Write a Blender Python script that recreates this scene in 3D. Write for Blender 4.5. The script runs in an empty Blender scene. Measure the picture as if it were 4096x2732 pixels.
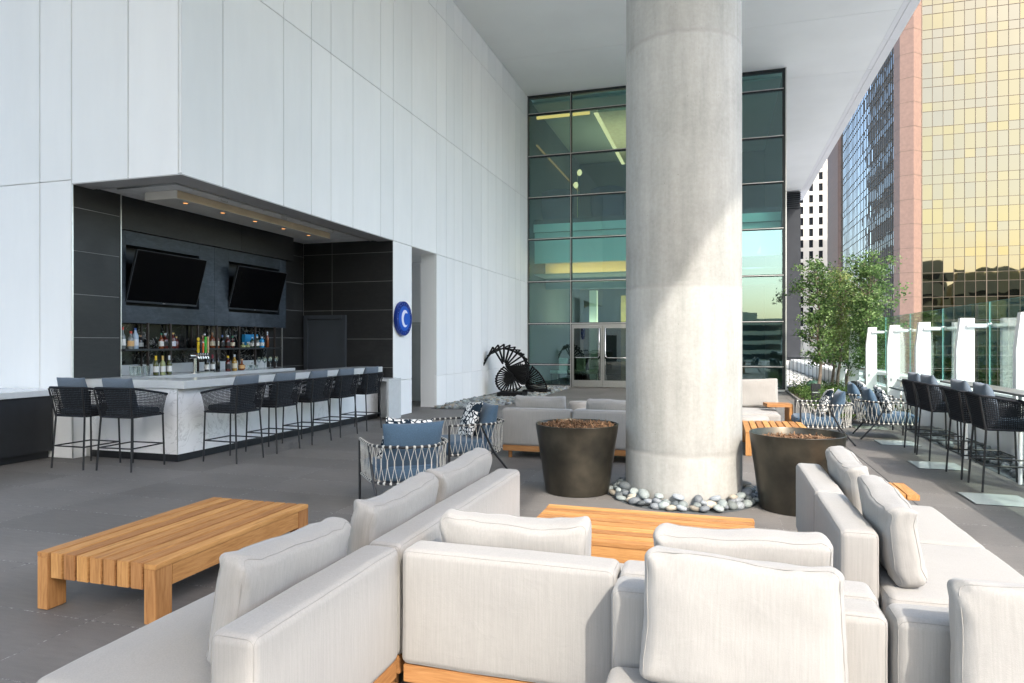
import bpy, bmesh, math, random
from mathutils import Vector, Matrix, noise
random.seed(7)
PI = math.pi
S = bpy.context.scene
COL = S.collection
R = math.radians

# ------------------------------------------------------------------ mesh builder
class MB:
    def __init__(s):
        s.v = []; s.f = []; s.mi = []; s.va = []
    def add(s, vs, fs, mi=0, var=None):
        o = len(s.v)
        s.v += [tuple(v) for v in vs]
        if var is None: var = random.random()
        for f in fs:
            s.f.append(tuple(i + o for i in f)); s.mi.append(mi); s.va.append(var)
        return s
    def box(s, x0, x1, y0, y1, z0, z1, mi=0, var=None):
        vs = [(x0,y0,z0),(x1,y0,z0),(x1,y1,z0),(x0,y1,z0),(x0,y0,z1),(x1,y0,z1),(x1,y1,z1),(x0,y1,z1)]
        return s.add(vs, [(0,3,2,1),(4,5,6,7),(0,1,5,4),(1,2,6,5),(2,3,7,6),(3,0,4,7)], mi, var)
    def bar(s, a, b, w, t, up=(0,0,1), mi=0, var=None):
        a = Vector(a); b = Vector(b); d = (b - a).normalized()
        u = Vector(up)
        if abs(d.dot(u)) > .99: u = Vector((1,0,0))
        x = d.cross(u).normalized(); y = x.cross(d)
        vs = []
        for p in (a, b):
            for i, j in ((-1,-1),(1,-1),(1,1),(-1,1)):
                vs.append(p + x*(i*w/2) + y*(j*t/2))
        return s.add(vs, [(3,2,1,0),(4,5,6,7),(0,1,5,4),(1,2,6,5),(2,3,7,6),(3,0,4,7)], mi, var)
    def tube(s, pts, r, n=6, closed=False, mi=0, var=None, cap=True):
        pts = [Vector(p) for p in pts]; m = len(pts)
        rs = r if isinstance(r, (list, tuple)) else [r]*m
        vs = []; pu = None
        for i, p in enumerate(pts):
            if closed: d = pts[(i+1) % m] - pts[i-1]
            else: d = pts[min(i+1, m-1)] - pts[max(i-1, 0)]
            if d.length < 1e-9: d = Vector((0,0,1))
            d.normalize()
            if pu is None:
                u = Vector((0,0,1)) if abs(d.z) < .9 else Vector((1,0,0))
            else: u = pu
            x = d.cross(u)
            if x.length < 1e-6: x = d.cross(Vector((.3,1,.2)))
            x.normalize(); y = x.cross(d); pu = y
            for k in range(n):
                a = 2*PI*k/n
                vs.append(p + x*(math.cos(a)*rs[i]) + y*(math.sin(a)*rs[i]))
        fs = []
        for i in range(m if closed else m-1):
            j = (i+1) % m
            for k in range(n):
                l = (k+1) % n
                fs.append((i*n+k, i*n+l, j*n+l, j*n+k))
        if cap and not closed:
            fs.append(tuple(range(n-1, -1, -1))); fs.append(tuple((m-1)*n+k for k in range(n)))
        return s.add(vs, fs, mi, var)
    def lathe(s, prof, n=24, c=(0,0,0), mi=0, var=None):
        vs = []; fs = []
        for (r, z) in prof:
            for k in range(n):
                a = 2*PI*k/n
                vs.append((c[0]+r*math.cos(a), c[1]+r*math.sin(a), c[2]+z))
        for i in range(len(prof)-1):
            for k in range(n):
                l = (k+1) % n
                fs.append((i*n+k, i*n+l, (i+1)*n+l, (i+1)*n+k))
        if prof[0][0] > 1e-4: fs.append(tuple(range(n-1, -1, -1)))
        if prof[-1][0] > 1e-4: fs.append(tuple((len(prof)-1)*n+k for k in range(n)))
        return s.add(vs, fs, mi, var)
    def prism(s, pts, axis, a0, a1, mi=0, var=None):
        # pts: 2D outline; axis: 'x','y','z' extrusion direction
        n = len(pts); vs = []
        for a in (a0, a1):
            for (p, q) in pts:
                vs.append({'x': (a,p,q), 'y': (p,a,q), 'z': (p,q,a)}[axis])
        fs = [tuple(range(n-1,-1,-1)), tuple(range(n, 2*n))]
        for i in range(n):
            j = (i+1) % n; fs.append((i, j, n+j, n+i))
        return s.add(vs, fs, mi, var)
    def mesh(s, name, mats, smooth=None, bevel=0, seg=2):
        me = bpy.data.meshes.new(name)
        me.from_pydata(s.v, [], s.f)
        if not isinstance(mats, (list, tuple)): mats = [mats]
        for m in mats: me.materials.append(m)
        at = me.attributes.new('var', 'FLOAT', 'FACE')
        at.data.foreach_set('value', s.va)
        me.polygons.foreach_set('material_index', s.mi)
        bm = bmesh.new(); bm.from_mesh(me)
        bmesh.ops.recalc_face_normals(bm, faces=bm.faces)
        if bevel:
            es = [e for e in bm.edges if len(e.link_faces) == 2 and e.calc_face_angle(0) > .6]
            bmesh.ops.bevel(bm, geom=es, offset=bevel, segments=seg, affect='EDGES', clamp_overlap=True)
        bm.to_mesh(me); bm.free()
        if smooth is not None:
            me.polygons.foreach_set('use_smooth', [True]*len(me.polygons))
            if smooth < 179: me.set_sharp_from_angle(angle=R(smooth))
        me.update()
        return me
    def obj(s, name, mats, parent=None, smooth=None, bevel=0, seg=2):
        o = bpy.data.objects.new(name, s.mesh(name, mats, smooth, bevel, seg))
        COL.objects.link(o)
        if parent: o.parent = parent
        return o

def thing(name, label, cat, loc=(0,0,0), rz=0, group=None):
    o = bpy.data.objects.new(name, None); COL.objects.link(o)
    o.empty_display_size = .1
    o.location = loc; o.rotation_euler = (0,0,rz)
    return tag(o, label, cat, group)
def tag(o, label, cat, group=None, kind=None):
    if label: o['label'] = label
    if cat: o['category'] = cat
    if group: o['group'] = group
    if kind: o['kind'] = kind
    return o
KIDS = {}
def kids(o):
    return [c for c in COL.objects if c.parent is o]
def dup(root, loc, rz, label=None, group=None):
    def cp(o, par):
        c = o.copy(); COL.objects.link(c); c.parent = par
        for ch in kids(o): cp(ch, c)
        return c
    r = cp(root, None); r.location = loc; r.rotation_euler = (0,0,rz)
    if label: r['label'] = label
    if group: r['group'] = group
    return r

# ------------------------------------------------------------------ materials
def new_mat(name):
    m = bpy.data.materials.new(name); m.use_nodes = True
    nt = m.node_tree; nt.nodes.clear()
    out = nt.nodes.new('ShaderNodeOutputMaterial')
    return m, nt, out
def N(nt, t, **kw):
    n = nt.nodes.new(t)
    for k, v in kw.items():
        if k in n.inputs: n.inputs[k].default_value = v
        else: setattr(n, k, v)
    return n
def c4(c): return (c[0], c[1], c[2], 1)
def coords(nt, scale=(1,1,1), which='Object', rot=(0,0,0)):
    tc = N(nt, 'ShaderNodeTexCoord'); mp = N(nt, 'ShaderNodeMapping')
    mp.inputs['Scale'].default_value = scale; mp.inputs['Rotation'].default_value = rot
    nt.links.new(tc.outputs[which], mp.inputs['Vector'])
    return mp.outputs['Vector']
def noise_n(nt, vec, scale, detail=4, rough=.55, dist=0):
    n = N(nt, 'ShaderNodeTexNoise'); n.inputs['Scale'].default_value = scale
    n.inputs['Detail'].default_value = detail; n.inputs['Roughness'].default_value = rough
    n.inputs['Distortion'].default_value = dist
    nt.links.new(vec, n.inputs['Vector']); return n.outputs['Fac']
def ramp(nt, fac, stops):
    r = N(nt, 'ShaderNodeValToRGB'); e = r.color_ramp.elements
    while len(e) < len(stops): e.new(.5)
    for i, (p, c) in enumerate(stops):
        e[i].position = p; e[i].color = c4(c) if len(c) == 3 else c
    nt.links.new(fac, r.inputs['Fac']); return r.outputs['Color']
def mixc(nt, fac, a, b, mode='MIX'):
    m = N(nt, 'ShaderNodeMix', data_type='RGBA', blend_type=mode)
    for sock, v in ((0, fac), (6, a), (7, b)):
        if hasattr(v, 'links') or hasattr(v, 'is_linked'): nt.links.new(v, m.inputs[sock])
        else: m.inputs[sock].default_value = v if sock == 0 else c4(v)
    return m.outputs[2]
def math_n(nt, op, a, b=None):
    m = N(nt, 'ShaderNodeMath', operation=op)
    for i, v in enumerate((a, b)):
        if v is None: continue
        if hasattr(v, 'is_linked'): nt.links.new(v, m.inputs[i])
        else: m.inputs[i].default_value = v
    return m.outputs[0]
def bump(nt, h, strength=.3, dist=.01):
    b = N(nt, 'ShaderNodeBump'); b.inputs['Strength'].default_value = strength
    b.inputs['Distance'].default_value = dist
    nt.links.new(h, b.inputs['Height']); return b.outputs['Normal']
def pbsdf(nt, out, col, rough=.5, metal=0, normal=None, spec=None, coat=0):
    p = N(nt, 'ShaderNodeBsdfPrincipled')
    def st(k, v):
        if hasattr(v, 'is_linked'): nt.links.new(v, p.inputs[k])
        else: p.inputs[k].default_value = c4(v) if k == 'Base Color' else v
    st('Base Color', col); st('Roughness', rough); st('Metallic', metal)
    if spec is not None: p.inputs['Specular IOR Level'].default_value = spec
    if coat: p.inputs['Coat Weight'].default_value = coat
    if normal is not None: nt.links.new(normal, p.inputs['Normal'])
    nt.links.new(p.outputs[0], out.inputs['Surface']); return p
def simple(name, col, rough=.5, metal=0, vary=.12, nscale=6, bumps=0, bscale=80, spec=None):
    m, nt, out = new_mat(name)
    v = coords(nt)
    f = noise_n(nt, v, nscale, 5)
    a = tuple(c*(1-vary) for c in col); b = tuple(min(1, c*(1+vary)) for c in col)
    cc = ramp(nt, f, [(.3, a), (.7, b)])
    nm = bump(nt, noise_n(nt, v, bscale, 3), bumps, .002) if bumps else None
    pbsdf(nt, out, cc, rough, metal, nm, spec)
    return m
def attr(nt, name='var'):
    a = N(nt, 'ShaderNodeAttribute', attribute_name=name); return a.outputs['Fac']

def fabric(name, col, amt=.115, fine=420, streak=True, sheen=True):
    m, nt, out = new_mat(name)
    v = coords(nt, (160, 160, 5) if streak else (90,90,90)); f1 = noise_n(nt, v, 1, 3, .6)
    v2 = coords(nt, (fine, fine, fine)); f2 = noise_n(nt, v2, 1, 2)
    v3 = coords(nt, (3,3,3)); f3 = noise_n(nt, v3, 1, 3)
    a = tuple(c*(1-amt) for c in col); b = tuple(min(1,c*(1+amt*.55)) for c in col)
    cc = ramp(nt, f1, [(.33, a), (.66, b)])
    cc = mixc(nt, .35, cc, ramp(nt, f2, [(.35, a), (.65, b)]))
    cc = mixc(nt, .12, cc, ramp(nt, f3, [(.3, tuple(c*.82 for c in col)), (.7, b)]))
    f4 = noise_n(nt, coords(nt), 9, 3, .5, 1.6)
    h = math_n(nt, 'ADD', math_n(nt, 'ADD', math_n(nt, 'MULTIPLY', f3, 5.), math_n(nt, 'MULTIPLY', f4, 2.6)), f2)
    p = pbsdf(nt, out, cc, .9, 0, bump(nt, h, .22, .003), .15)
    if sheen: p.inputs['Sheen Weight'].default_value = .15
    return m
F_OFF = fabric('off_white_linen', (.305,.292,.272))
F_BLUE = fabric('blue_canvas', (.062,.105,.155), .2, 300, False)
F_GREY = fabric('slate_canvas', (.10,.125,.155), .2, 300, False)
F_SEAM = simple('seam_thread', (.26,.249,.232), .9)
F_BSEAM = simple('blue_seam_thread', (.04,.07,.11), .9)
ROPE_D = fabric('charcoal_rope', (.022,.024,.028), .35, 200, False, False)
ROPE_L = fabric('pale_rope', (.50,.49,.45), .3, 260, False, False)

def wood(name, axis, cols=((.235,.105,.036),(.39,.19,.066),(.50,.268,.105))):
    m, nt, out = new_mat(name)
    st = {'x': (2.2,30,30), 'y': (30,2.2,30), 'z': (30,30,2.2)}[axis]
    tc = N(nt, 'ShaderNodeTexCoord')
    va = attr(nt)
    ad = N(nt, 'ShaderNodeVectorMath', operation='ADD')
    sc = N(nt, 'ShaderNodeVectorMath', operation='SCALE'); sc.inputs[0].default_value = (13.1, 7.7, 3.3)
    nt.links.new(math_n(nt, 'MULTIPLY', va, 9.), sc.inputs['Scale'])
    nt.links.new(tc.outputs['Object'], ad.inputs[0]); nt.links.new(sc.outputs[0], ad.inputs[1])
    mp = N(nt, 'ShaderNodeMapping'); mp.inputs['Scale'].default_value = st
    nt.links.new(ad.outputs[0], mp.inputs['Vector'])
    f1 = noise_n(nt, mp.outputs[0], 1, 5, .6, 1.2)
    f2 = noise_n(nt, mp.outputs[0], 5, 3, .6)
    cc = ramp(nt, f1, [(.28, cols[0]), (.5, cols[1]), (.74, cols[2])])
    cc = mixc(nt, .25, cc, ramp(nt, f2, [(.35, cols[0]), (.6, cols[2])]))
    hv = N(nt, 'ShaderNodeHueSaturation')
    nt.links.new(math_n(nt, 'ADD', math_n(nt, 'MULTIPLY', va, .42), .77), hv.inputs['Value'])
    nt.links.new(math_n(nt, 'ADD', math_n(nt, 'MULTIPLY', va, .010), .494), hv.inputs['Hue'])
    nt.links.new(cc, hv.inputs['Color'])
    pbsdf(nt, out, hv.outputs['Color'], .6, 0, bump(nt, f1, .15, .002), .2)
    return m
WX = wood('teak_along_x', 'x'); WY = wood('teak_along_y', 'y'); WZ = wood('teak_upright', 'z')

WHITE = None
def white_wall():
    m, nt, out = new_mat('white_painted_panel')
    v = coords(nt); f = noise_n(nt, v, .55, 5, .6); g = noise_n(nt, coords(nt, (3,3,.5)), 1, 5, .65)
    cc = ramp(nt, f, [(.3, (.81,.807,.795)), (.7, (.86,.855,.84))])
    cc = mixc(nt, .35, cc, ramp(nt, g, [(.3, (.785,.782,.772)), (.65, (.87,.865,.85))]))
    cc = mixc(nt, attr(nt), cc, mixc(nt, 1., cc, (.93,.94,.945), 'MULTIPLY'))
    h = noise_n(nt, v, 1.2, 4); h2 = noise_n(nt, v, 160, 2)
    nm = bump(nt, math_n(nt, 'ADD', h, math_n(nt, 'MULTIPLY', h2, .02)), .25, .02)
    pbsdf(nt, out, cc, .62, 0, nm, .35); return m
WHITE = white_wall()
GROOVE = simple('sealant_groove', (.70,.70,.69), .8)
SOFFIT = simple('soffit_plaster', (.80,.81,.79), .8, 0, .035, .5)
SOFFIT2 = simple('soffit_edge_plaster', (.74,.74,.745), .8, 0, .03, .8)
GREYMETAL = simple('grey_soffit_metal', (.42,.415,.405), .5, 0, .06, 3)
STEEL_W = simple('white_painted_steel', (.86,.86,.855), .35, 0, .03, 2)
BLACKMETAL = simple('black_powder_coat', (.014,.015,.017), .42, 0, .2, 30)
DARKMETAL = simple('charcoal_powder_coat', (.045,.052,.06), .42, 0, .12, 20)
BLACK = simple('black_laminate', (.009,.010,.012), .5, 0, .15, 10)
CHROME = simple('polished_chrome', (.75,.75,.74), .12, 1, .05, 20)
STAINLESS = simple('brushed_stainless', (.55,.545,.52), .32, 1, .08, 40)
DSTEEL = simple('door_steel', (.33,.325,.31), .34, 1, .08, 40)
TRIM = simple('aluminium_trim', (.62,.62,.60), .35, .8, .05, 20)
MULL = simple('dark_anodised_frame', (.025,.03,.032), .4, .3, .1, 10)
DOORGREY = simple('slate_door_paint', (.045,.052,.062), .45, 0, .05, 4)
DOORPALE = simple('pale_grey_door_paint', (.52,.535,.51), .5, 0, .03, 2)
DARKWALL = simple('dark_grey_panel', (.032,.035,.04), .6, 0, .12, 1.5, 0, 80, .2)

def tile_mat(name, c0, c1, c2, scale=1.6):
    m, nt, out = new_mat(name)
    v = coords(nt); f = noise_n(nt, v, scale, 7, .65, .6); g = noise_n(nt, coords(nt, (1,1,3)), 5, 5, .7, 1.)
    cc = ramp(nt, f, [(.3, c0), (.55, c1), (.8, c2)])
    cc = mixc(nt, .3, cc, ramp(nt, g, [(.42, c0), (.75, c2)]))
    hv = N(nt, 'ShaderNodeHueSaturation'); nt.links.new(cc, hv.inputs['Color'])
    nt.links.new(math_n(nt, 'ADD', math_n(nt, 'MULTIPLY', attr(nt), .3), .85), hv.inputs['Value'])
    rr = ramp(nt, f, [(.3, (.38,.38,.38)), (.7, (.55,.55,.55))])
    pbsdf(nt, out, hv.outputs[0], rr, 0, bump(nt, f, .05, .01), .4); return m
TILE = tile_mat('black_slate_tile', (.011,.011,.0115), (.018,.018,.018), (.034,.033,.032))
TILEB = tile_mat('blue_black_slate_panel', (.011,.016,.023), (.026,.036,.048), (.10,.12,.145), 1.3)
GROUT = simple('grey_grout', (.22,.22,.215), .8)

def marble(name, base, vein, scale, w=.035, amt=.8, rough=.25):
    m, nt, out = new_mat(name)
    v = coords(nt); f = noise_n(nt, v, scale, 8, .62, 1.6)
    d = math_n(nt, 'ABSOLUTE', math_n(nt, 'SUBTRACT', f, .5))
    vv = ramp(nt, d, [(0, (1,1,1)), (w, (0,0,0))])
    msk = math_n(nt, 'MULTIPLY', math_n(nt, 'MULTIPLY', vv, amt), ramp(nt, noise_n(nt, v, scale*.8, 3), [(.42, (0,0,0)), (.62, (1,1,1))]))
    b2 = tuple(c*.93 for c in base)
    cc = mixc(nt, msk, ramp(nt, noise_n(nt, v, scale*2, 5), [(.3, b2), (.7, base)]), vein)
    pbsdf(nt, out, cc, rough, 0, None, .5); return m
MARBLE = marble('white_veined_marble', (.78,.78,.775), (.36,.355,.35), 2.1, .022, .6, .35)
QUARTZ = marble('pale_quartz', (.56,.575,.575), (.42,.43,.43), 5, .02, .5, .16)
BLKMARBLE = marble('black_veined_marble', (.010,.011,.012), (.45,.45,.43), 1.6, .010, 1., .12)

def floor_mat():
    m, nt, out = new_mat('grey_terrace_paver')
    tc = N(nt, 'ShaderNodeTexCoord'); v = tc.outputs['Object']
    sp = N(nt, 'ShaderNodeSeparateXYZ'); nt.links.new(v, sp.inputs[0])
    def line(o, per, off, w):
        a = math_n(nt, 'DIVIDE', math_n(nt, 'SUBTRACT', o, off), per)
        fr = math_n(nt, 'FRACT', a)
        d = math_n(nt, 'MULTIPLY', math_n(nt, 'MINIMUM', fr, math_n(nt, 'SUBTRACT', 1., fr)), per)
        return math_n(nt, 'LESS_THAN', d, w)
    wob = math_n(nt, 'MULTIPLY', noise_n(nt, v, 7, 3), .012)
    ly = line(math_n(nt, 'ADD', sp.outputs[1], wob), .642, 3.01, .0045)
    lx = line(sp.outputs[0], 1.3275, -3.452, .0035)
    f1 = noise_n(nt, v, .9, 8, .68, .4); f2 = noise_n(nt, coords(nt, (5,30,5)), 1, 5, .7); f3 = noise_n(nt, v, 300, 2)
    # per paver tone
    fx = math_n(nt, 'FLOOR', math_n(nt, 'DIVIDE', math_n(nt, 'ADD', sp.outputs[0], 3.452), 1.3275))
    fy = math_n(nt, 'FLOOR', math_n(nt, 'DIVIDE', math_n(nt, 'SUBTRACT', sp.outputs[1], 3.01), .642))
    cb = N(nt, 'ShaderNodeCombineXYZ'); nt.links.new(fx, cb.inputs[0]); nt.links.new(fy, cb.inputs[1])
    wn = N(nt, 'ShaderNodeTexWhiteNoise', noise_dimensions='3D'); nt.links.new(cb.outputs[0], wn.inputs['Vector'])
    cc = ramp(nt, f1, [(.28, (.098,.089,.081)), (.5, (.150,.138,.126)), (.72, (.215,.199,.183))])
    cc = mixc(nt, .35, cc, ramp(nt, f2, [(.3, (.088,.081,.074)), (.7, (.192,.178,.164))]))
    cc = mixc(nt, .22, cc, ramp(nt, f3, [(.4, (.075,.073,.07)), (.66, (.27,.262,.25))]))
    hv = N(nt, 'ShaderNodeHueSaturation'); nt.links.new(cc, hv.inputs['Color'])
    nt.links.new(math_n(nt, 'ADD', math_n(nt, 'MULTIPLY', wn.outputs['Value'], .22), .89), hv.inputs['Value'])
    gr = ramp(nt, noise_n(nt, v, 38, 3, .7), [(.38, (.085,.083,.08)), (.50, (.14,.135,.13)), (.64, (.40,.385,.37))])
    # faded scuffs
    sc = ramp(nt, noise_n(nt, coords(nt, (1.2,3,1)), 1.4, 7, .75, 1.), [(.60, (0,0,0)), (.78, (1,1,1))])
    c2 = mixc(nt, math_n(nt, 'MULTIPLY', sc, .32), hv.outputs[0], (.26,.255,.25))
    c3 = mixc(nt, math_n(nt, 'MAXIMUM', ly, lx), c2, gr)
    hh = math_n(nt, 'SUBTRACT', math_n(nt, 'ADD', f3, math_n(nt, 'MULTIPLY', f2, 1.5)), math_n(nt, 'MULTIPLY', math_n(nt, 'MAXIMUM', ly, lx), 1.5))
    rr = ramp(nt, f1, [(.3, (.50,.50,.50)), (.7, (.72,.72,.72))])
    pbsdf(nt, out, c3, rr, 0, bump(nt, hh, .3, .003), .35); return m
FLOOR = floor_mat()

def concrete_mat():
    m, nt, out = new_mat('cast_concrete')
    v = coords(nt); f1 = noise_n(nt, v, 1.1, 8, .66, .3); f2 = noise_n(nt, coords(nt, (7,7,.7)), 1, 5, .65)
    f3 = noise_n(nt, v, 26, 5, .7)
    cc = ramp(nt, f1, [(.26, (.21,.20,.178)), (.5, (.345,.33,.30)), (.74, (.425,.41,.38))])
    cc = mixc(nt, .42, cc, ramp(nt, f2, [(.3, (.22,.24,.213)), (.7, (.49,.472,.435))]))
    cc = mixc(nt, .14, cc, ramp(nt, f3, [(.35, (.17,.165,.15)), (.65, (.44,.43,.41))]))
    vo = N(nt, 'ShaderNodeTexVoronoi'); vo.inputs['Scale'].default_value = 17; nt.links.new(v, vo.inputs['Vector'])
    pore = ramp(nt, vo.outputs['Distance'], [(.055, (1,1,1)), (.085, (0,0,0))])
    pm = math_n(nt, 'MULTIPLY', pore, ramp(nt, noise_n(nt, v, 9, 2), [(.52, (0,0,0)), (.6, (1,1,1))]))
    cc = mixc(nt, math_n(nt, 'MULTIPLY', pm, .7), cc, (.13,.12,.105))
    # casting joints
    sp = N(nt, 'ShaderNodeSeparateXYZ'); nt.links.new(v, sp.inputs[0])
    zz = math_n(nt, 'ADD', sp.outputs[2], math_n(nt, 'MULTIPLY', noise_n(nt, v, 6, 3), .05))
    jm = None
    for z in (.50, 2.16, 4.62):
        d = math_n(nt, 'ABSOLUTE', math_n(nt, 'SUBTRACT', zz, z + .025))
        j = ramp(nt, d, [(.006, (1,1,1)), (.035, (0,0,0))])
        jm = j if jm is None else math_n(nt, 'MAXIMUM', jm, j)
    cc = mixc(nt, math_n(nt, 'MULTIPLY', jm, .38), cc, (.22,.21,.19))
    h = math_n(nt, 'SUBTRACT', math_n(nt, 'ADD', f3, f1), math_n(nt, 'ADD', math_n(nt, 'MULTIPLY', pm, 2.), jm))
    pbsdf(nt, out, cc, .78, 0, bump(nt, h, .3, .006), .3); return m
CONC = concrete_mat()

def planter_mat():
    m, nt, out = new_mat('bronzed_steel')
    v = coords(nt); f = noise_n(nt, v, 3.2, 4, .5, .15)
    cc = ramp(nt, f, [(.28, (.038,.036,.031)), (.55, (.074,.066,.051)), (.78, (.13,.112,.082))])
    pbsdf(nt, out, cc, ramp(nt, f, [(.3, (.27,.27,.27)), (.7, (.40,.40,.40))]), .75, bump(nt, f, .05, .01), .4); return m
BRONZE = planter_mat()

def pattern_mat():
    m, nt, out = new_mat('navy_white_mosaic_print')
    v = coords(nt, (1.0,1.35,1)); vo = N(nt, 'ShaderNodeTexVoronoi', feature='DISTANCE_TO_EDGE')
    vo.inputs['Scale'].default_value = 17; vo.inputs['Randomness'].default_value = .85
    dn = N(nt, 'ShaderNodeVectorMath', operation='ADD')
    nz = N(nt, 'ShaderNodeTexNoise'); nz.inputs['Scale'].default_value = 5; nt.links.new(v, nz.inputs['Vector'])
    sc = N(nt, 'ShaderNodeVectorMath', operation='SCALE'); sc.inputs['Scale'].default_value = .09
    nt.links.new(nz.outputs['Color'], sc.inputs[0]); nt.links.new(v, dn.inputs[0]); nt.links.new(sc.outputs[0], dn.inputs[1])
    nt.links.new(dn.outputs[0], vo.inputs['Vector'])
    cl = ramp(nt, vo.outputs['Distance'], [(.105, (0,0,0)), (.12, (1,1,1))])
    msk = math_n(nt, 'MULTIPLY', cl, ramp(nt, noise_n(nt, v, 4.2, 2), [(.40, (0,0,0)), (.41, (1,1,1))]))
    cc = mixc(nt, msk, (.010,.020,.032), (.72,.72,.70))
    pbsdf(nt, out, cc, .9, 0, None, .2); return m
PATTERN = pattern_mat()

def glass_mat(name, tint, refl=1.0, ior=1.5, rough=0., base=0.06, wob=0, gcol=(.92,.97,.96)):
    m, nt, out = new_mat(name)
    tr = N(nt, 'ShaderNodeBsdfTransparent'); tr.inputs['Color'].default_value = c4(tint)
    gl = N(nt, 'ShaderNodeBsdfGlossy'); gl.inputs['Roughness'].default_value = rough
    gl.inputs['Color'].default_value = c4(gcol)
    fr = N(nt, 'ShaderNodeFresnel'); ge = N(nt, 'ShaderNodeNewGeometry')
    nt.links.new(math_n(nt, 'ADD', math_n(nt, 'MULTIPLY', ge.outputs['Backfacing'], 1/ior-ior), ior), fr.inputs['IOR'])
    if wob:
        nm = bump(nt, noise_n(nt, coords(nt), .8, 2), wob, .02)
        nt.links.new(nm, gl.inputs['Normal'])
    fac = math_n(nt, 'ADD', math_n(nt, 'MULTIPLY', fr.outputs[0], refl), base)
    mx = N(nt, 'ShaderNodeMixShader'); nt.links.new(fac, mx.inputs[0])
    nt.links.new(tr.outputs[0], mx.inputs[1]); nt.links.new(gl.outputs[0], mx.inputs[2])
    nt.links.new(mx.outputs[0], out.inputs['Surface']); return m
GLASS_T = glass_mat('teal_tinted_glazing', (.50,.90,.85), 1.15, 1.5, 0, .13, .02, (.68,.95,.97))
GLASS_C = glass_mat('clear_windscreen_glass', (.84,.93,.90), .9, 1.45, 0, .02)
GLASS_EDGE = simple('green_glass_edge', (.12,.27,.26), .2)
GLASS_DRINK = glass_mat('drinking_glass', (.86,.88,.88), 1.3, 1.5, 0, .05)

def mirror_glass(name, col, wob=.35, ws=.35, rough=.02, lo=.9, panes=True):
    m, nt, out = new_mat(name)
    v = coords(nt); h = noise_n(nt, v, ws, 2, .5)
    nm = bump(nt, h, wob, .25)
    va = attr(nt)
    hv = N(nt, 'ShaderNodeHueSaturation'); hv.inputs['Color'].default_value = c4(col)
    nt.links.new(math_n(nt, 'ADD', math_n(nt, 'MULTIPLY', va, .12), lo-.02), hv.inputs['Value'])
    nt.links.new(math_n(nt, 'ADD', math_n(nt, 'MULTIPLY', va, .5), .7), hv.inputs['Saturation'])
    pbsdf(nt, out, hv.outputs[0], rough, 1, nm); return m
GOLD = mirror_glass('gold_mirror_glazing', (.14,.124,.082), .2, .14)
BLUEG = mirror_glass('blue_grey_mirror_glazing', (.36,.42,.48), .06, .30)
GRANITE = simple('pink_granite', (.185,.112,.082), .6, 0, .12, 2.2, .2, 40)
CREAM = simple('cream_cladding', (.72,.68,.60), .7, 0, .04, .3)
DARKGLASS = simple('dark_window_glass', (.02,.023,.028), .12, 0, .3, .5)
BRONZEM = simple('bronze_mullion', (.10,.075,.05), .5, .3, .1, 1)

def screen_mat():
    m, nt, out = new_mat('switched_off_screen')
    pbsdf(nt, out, ramp(nt, noise_n(nt, coords(nt), 2, 2), [(.3, (.002,.002,.003)), (.7, (.003,.003,.003))]), .2, 0, None, .04); return m
SCREEN = screen_mat()
def emit(name, col, st):
    m, nt, out = new_mat(name); e = N(nt, 'ShaderNodeEmission')
    e.inputs['Color'].default_value = c4(col); e.inputs['Strength'].default_value = st
    nt.links.new(e.outputs[0], out.inputs['Surface']); return m
WARM = emit('warm_led_strip', (1,.50,.15), .28)
WARM2 = emit('warm_lamp_glow', (1,.66,.34), .26)
WARM3 = emit('amber_downlight', (1,.45,.16), .3)

def stone_mat(name, c0, c1):
    m, nt, out = new_mat(name)
    v = coords(nt); oi = N(nt, 'ShaderNodeObjectInfo')
    f = noise_n(nt, v, 5, 5, .7)
    cc = ramp(nt, f, [(.3, c0), (.7, c1)])
    hv = N(nt, 'ShaderNodeHueSaturation'); nt.links.new(cc, hv.inputs['Color'])
    r = math_n(nt, 'FRACT', math_n(nt, 'ADD', oi.outputs['Random'], math_n(nt, 'MULTIPLY', attr(nt), 1.)))
    nt.links.new(math_n(nt, 'ADD', math_n(nt, 'MULTIPLY', r, .75), .6), hv.inputs['Value'])
    pbsdf(nt, out, hv.outputs[0], .6, 0, bump(nt, f, .2, .01), .35); return m
ST_GREEN = stone_mat('grey_green_stone', (.19,.215,.205), (.28,.31,.30))
ST_GREY = stone_mat('blue_grey_stone', (.16,.175,.185), (.26,.28,.295))
ST_BUFF = stone_mat('buff_stone', (.27,.235,.18), (.36,.33,.27))
ST_DARK = stone_mat('dark_slate_stone', (.06,.07,.075), (.12,.135,.14))
ST_PALE = stone_mat('pale_roof_ballast', (.42,.42,.40), (.62,.62,.59))
BARK = simple('grey_brown_bark', (.17,.13,.10), .85, 0, .35, 14, .6, 30)
MULCH = None
def varmat(name, c0, c1, c2, rough=.7, trans=0):
    m, nt, out = new_mat(name)
    cc = ramp(nt, attr(nt), [(.0, c0), (.5, c1), (1., c2)])
    p = pbsdf(nt, out, cc, rough, 0, None, .3)
    if trans:
        tl = N(nt, 'ShaderNodeBsdfTranslucent'); nt.links.new(cc, tl.inputs['Color'])
        mx = N(nt, 'ShaderNodeMixShader'); mx.inputs[0].default_value = trans
        nt.links.new(p.outputs[0], mx.inputs[1]); nt.links.new(tl.outputs[0], mx.inputs[2])
        nt.links.new(mx.outputs[0], out.inputs['Surface'])
    return m
MULCH = varmat('bark_mulch', (.07,.035,.018), (.17,.09,.045), (.30,.19,.11), .9)
SOIL = simple('mulch_soil', (.06,.038,.025), .95, 0, .4, 20, .5, 40)
LEAF_D = varmat('dark_oak_leaf', (.035,.075,.022), (.105,.19,.055), (.23,.33,.12), .45, .4)
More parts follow.
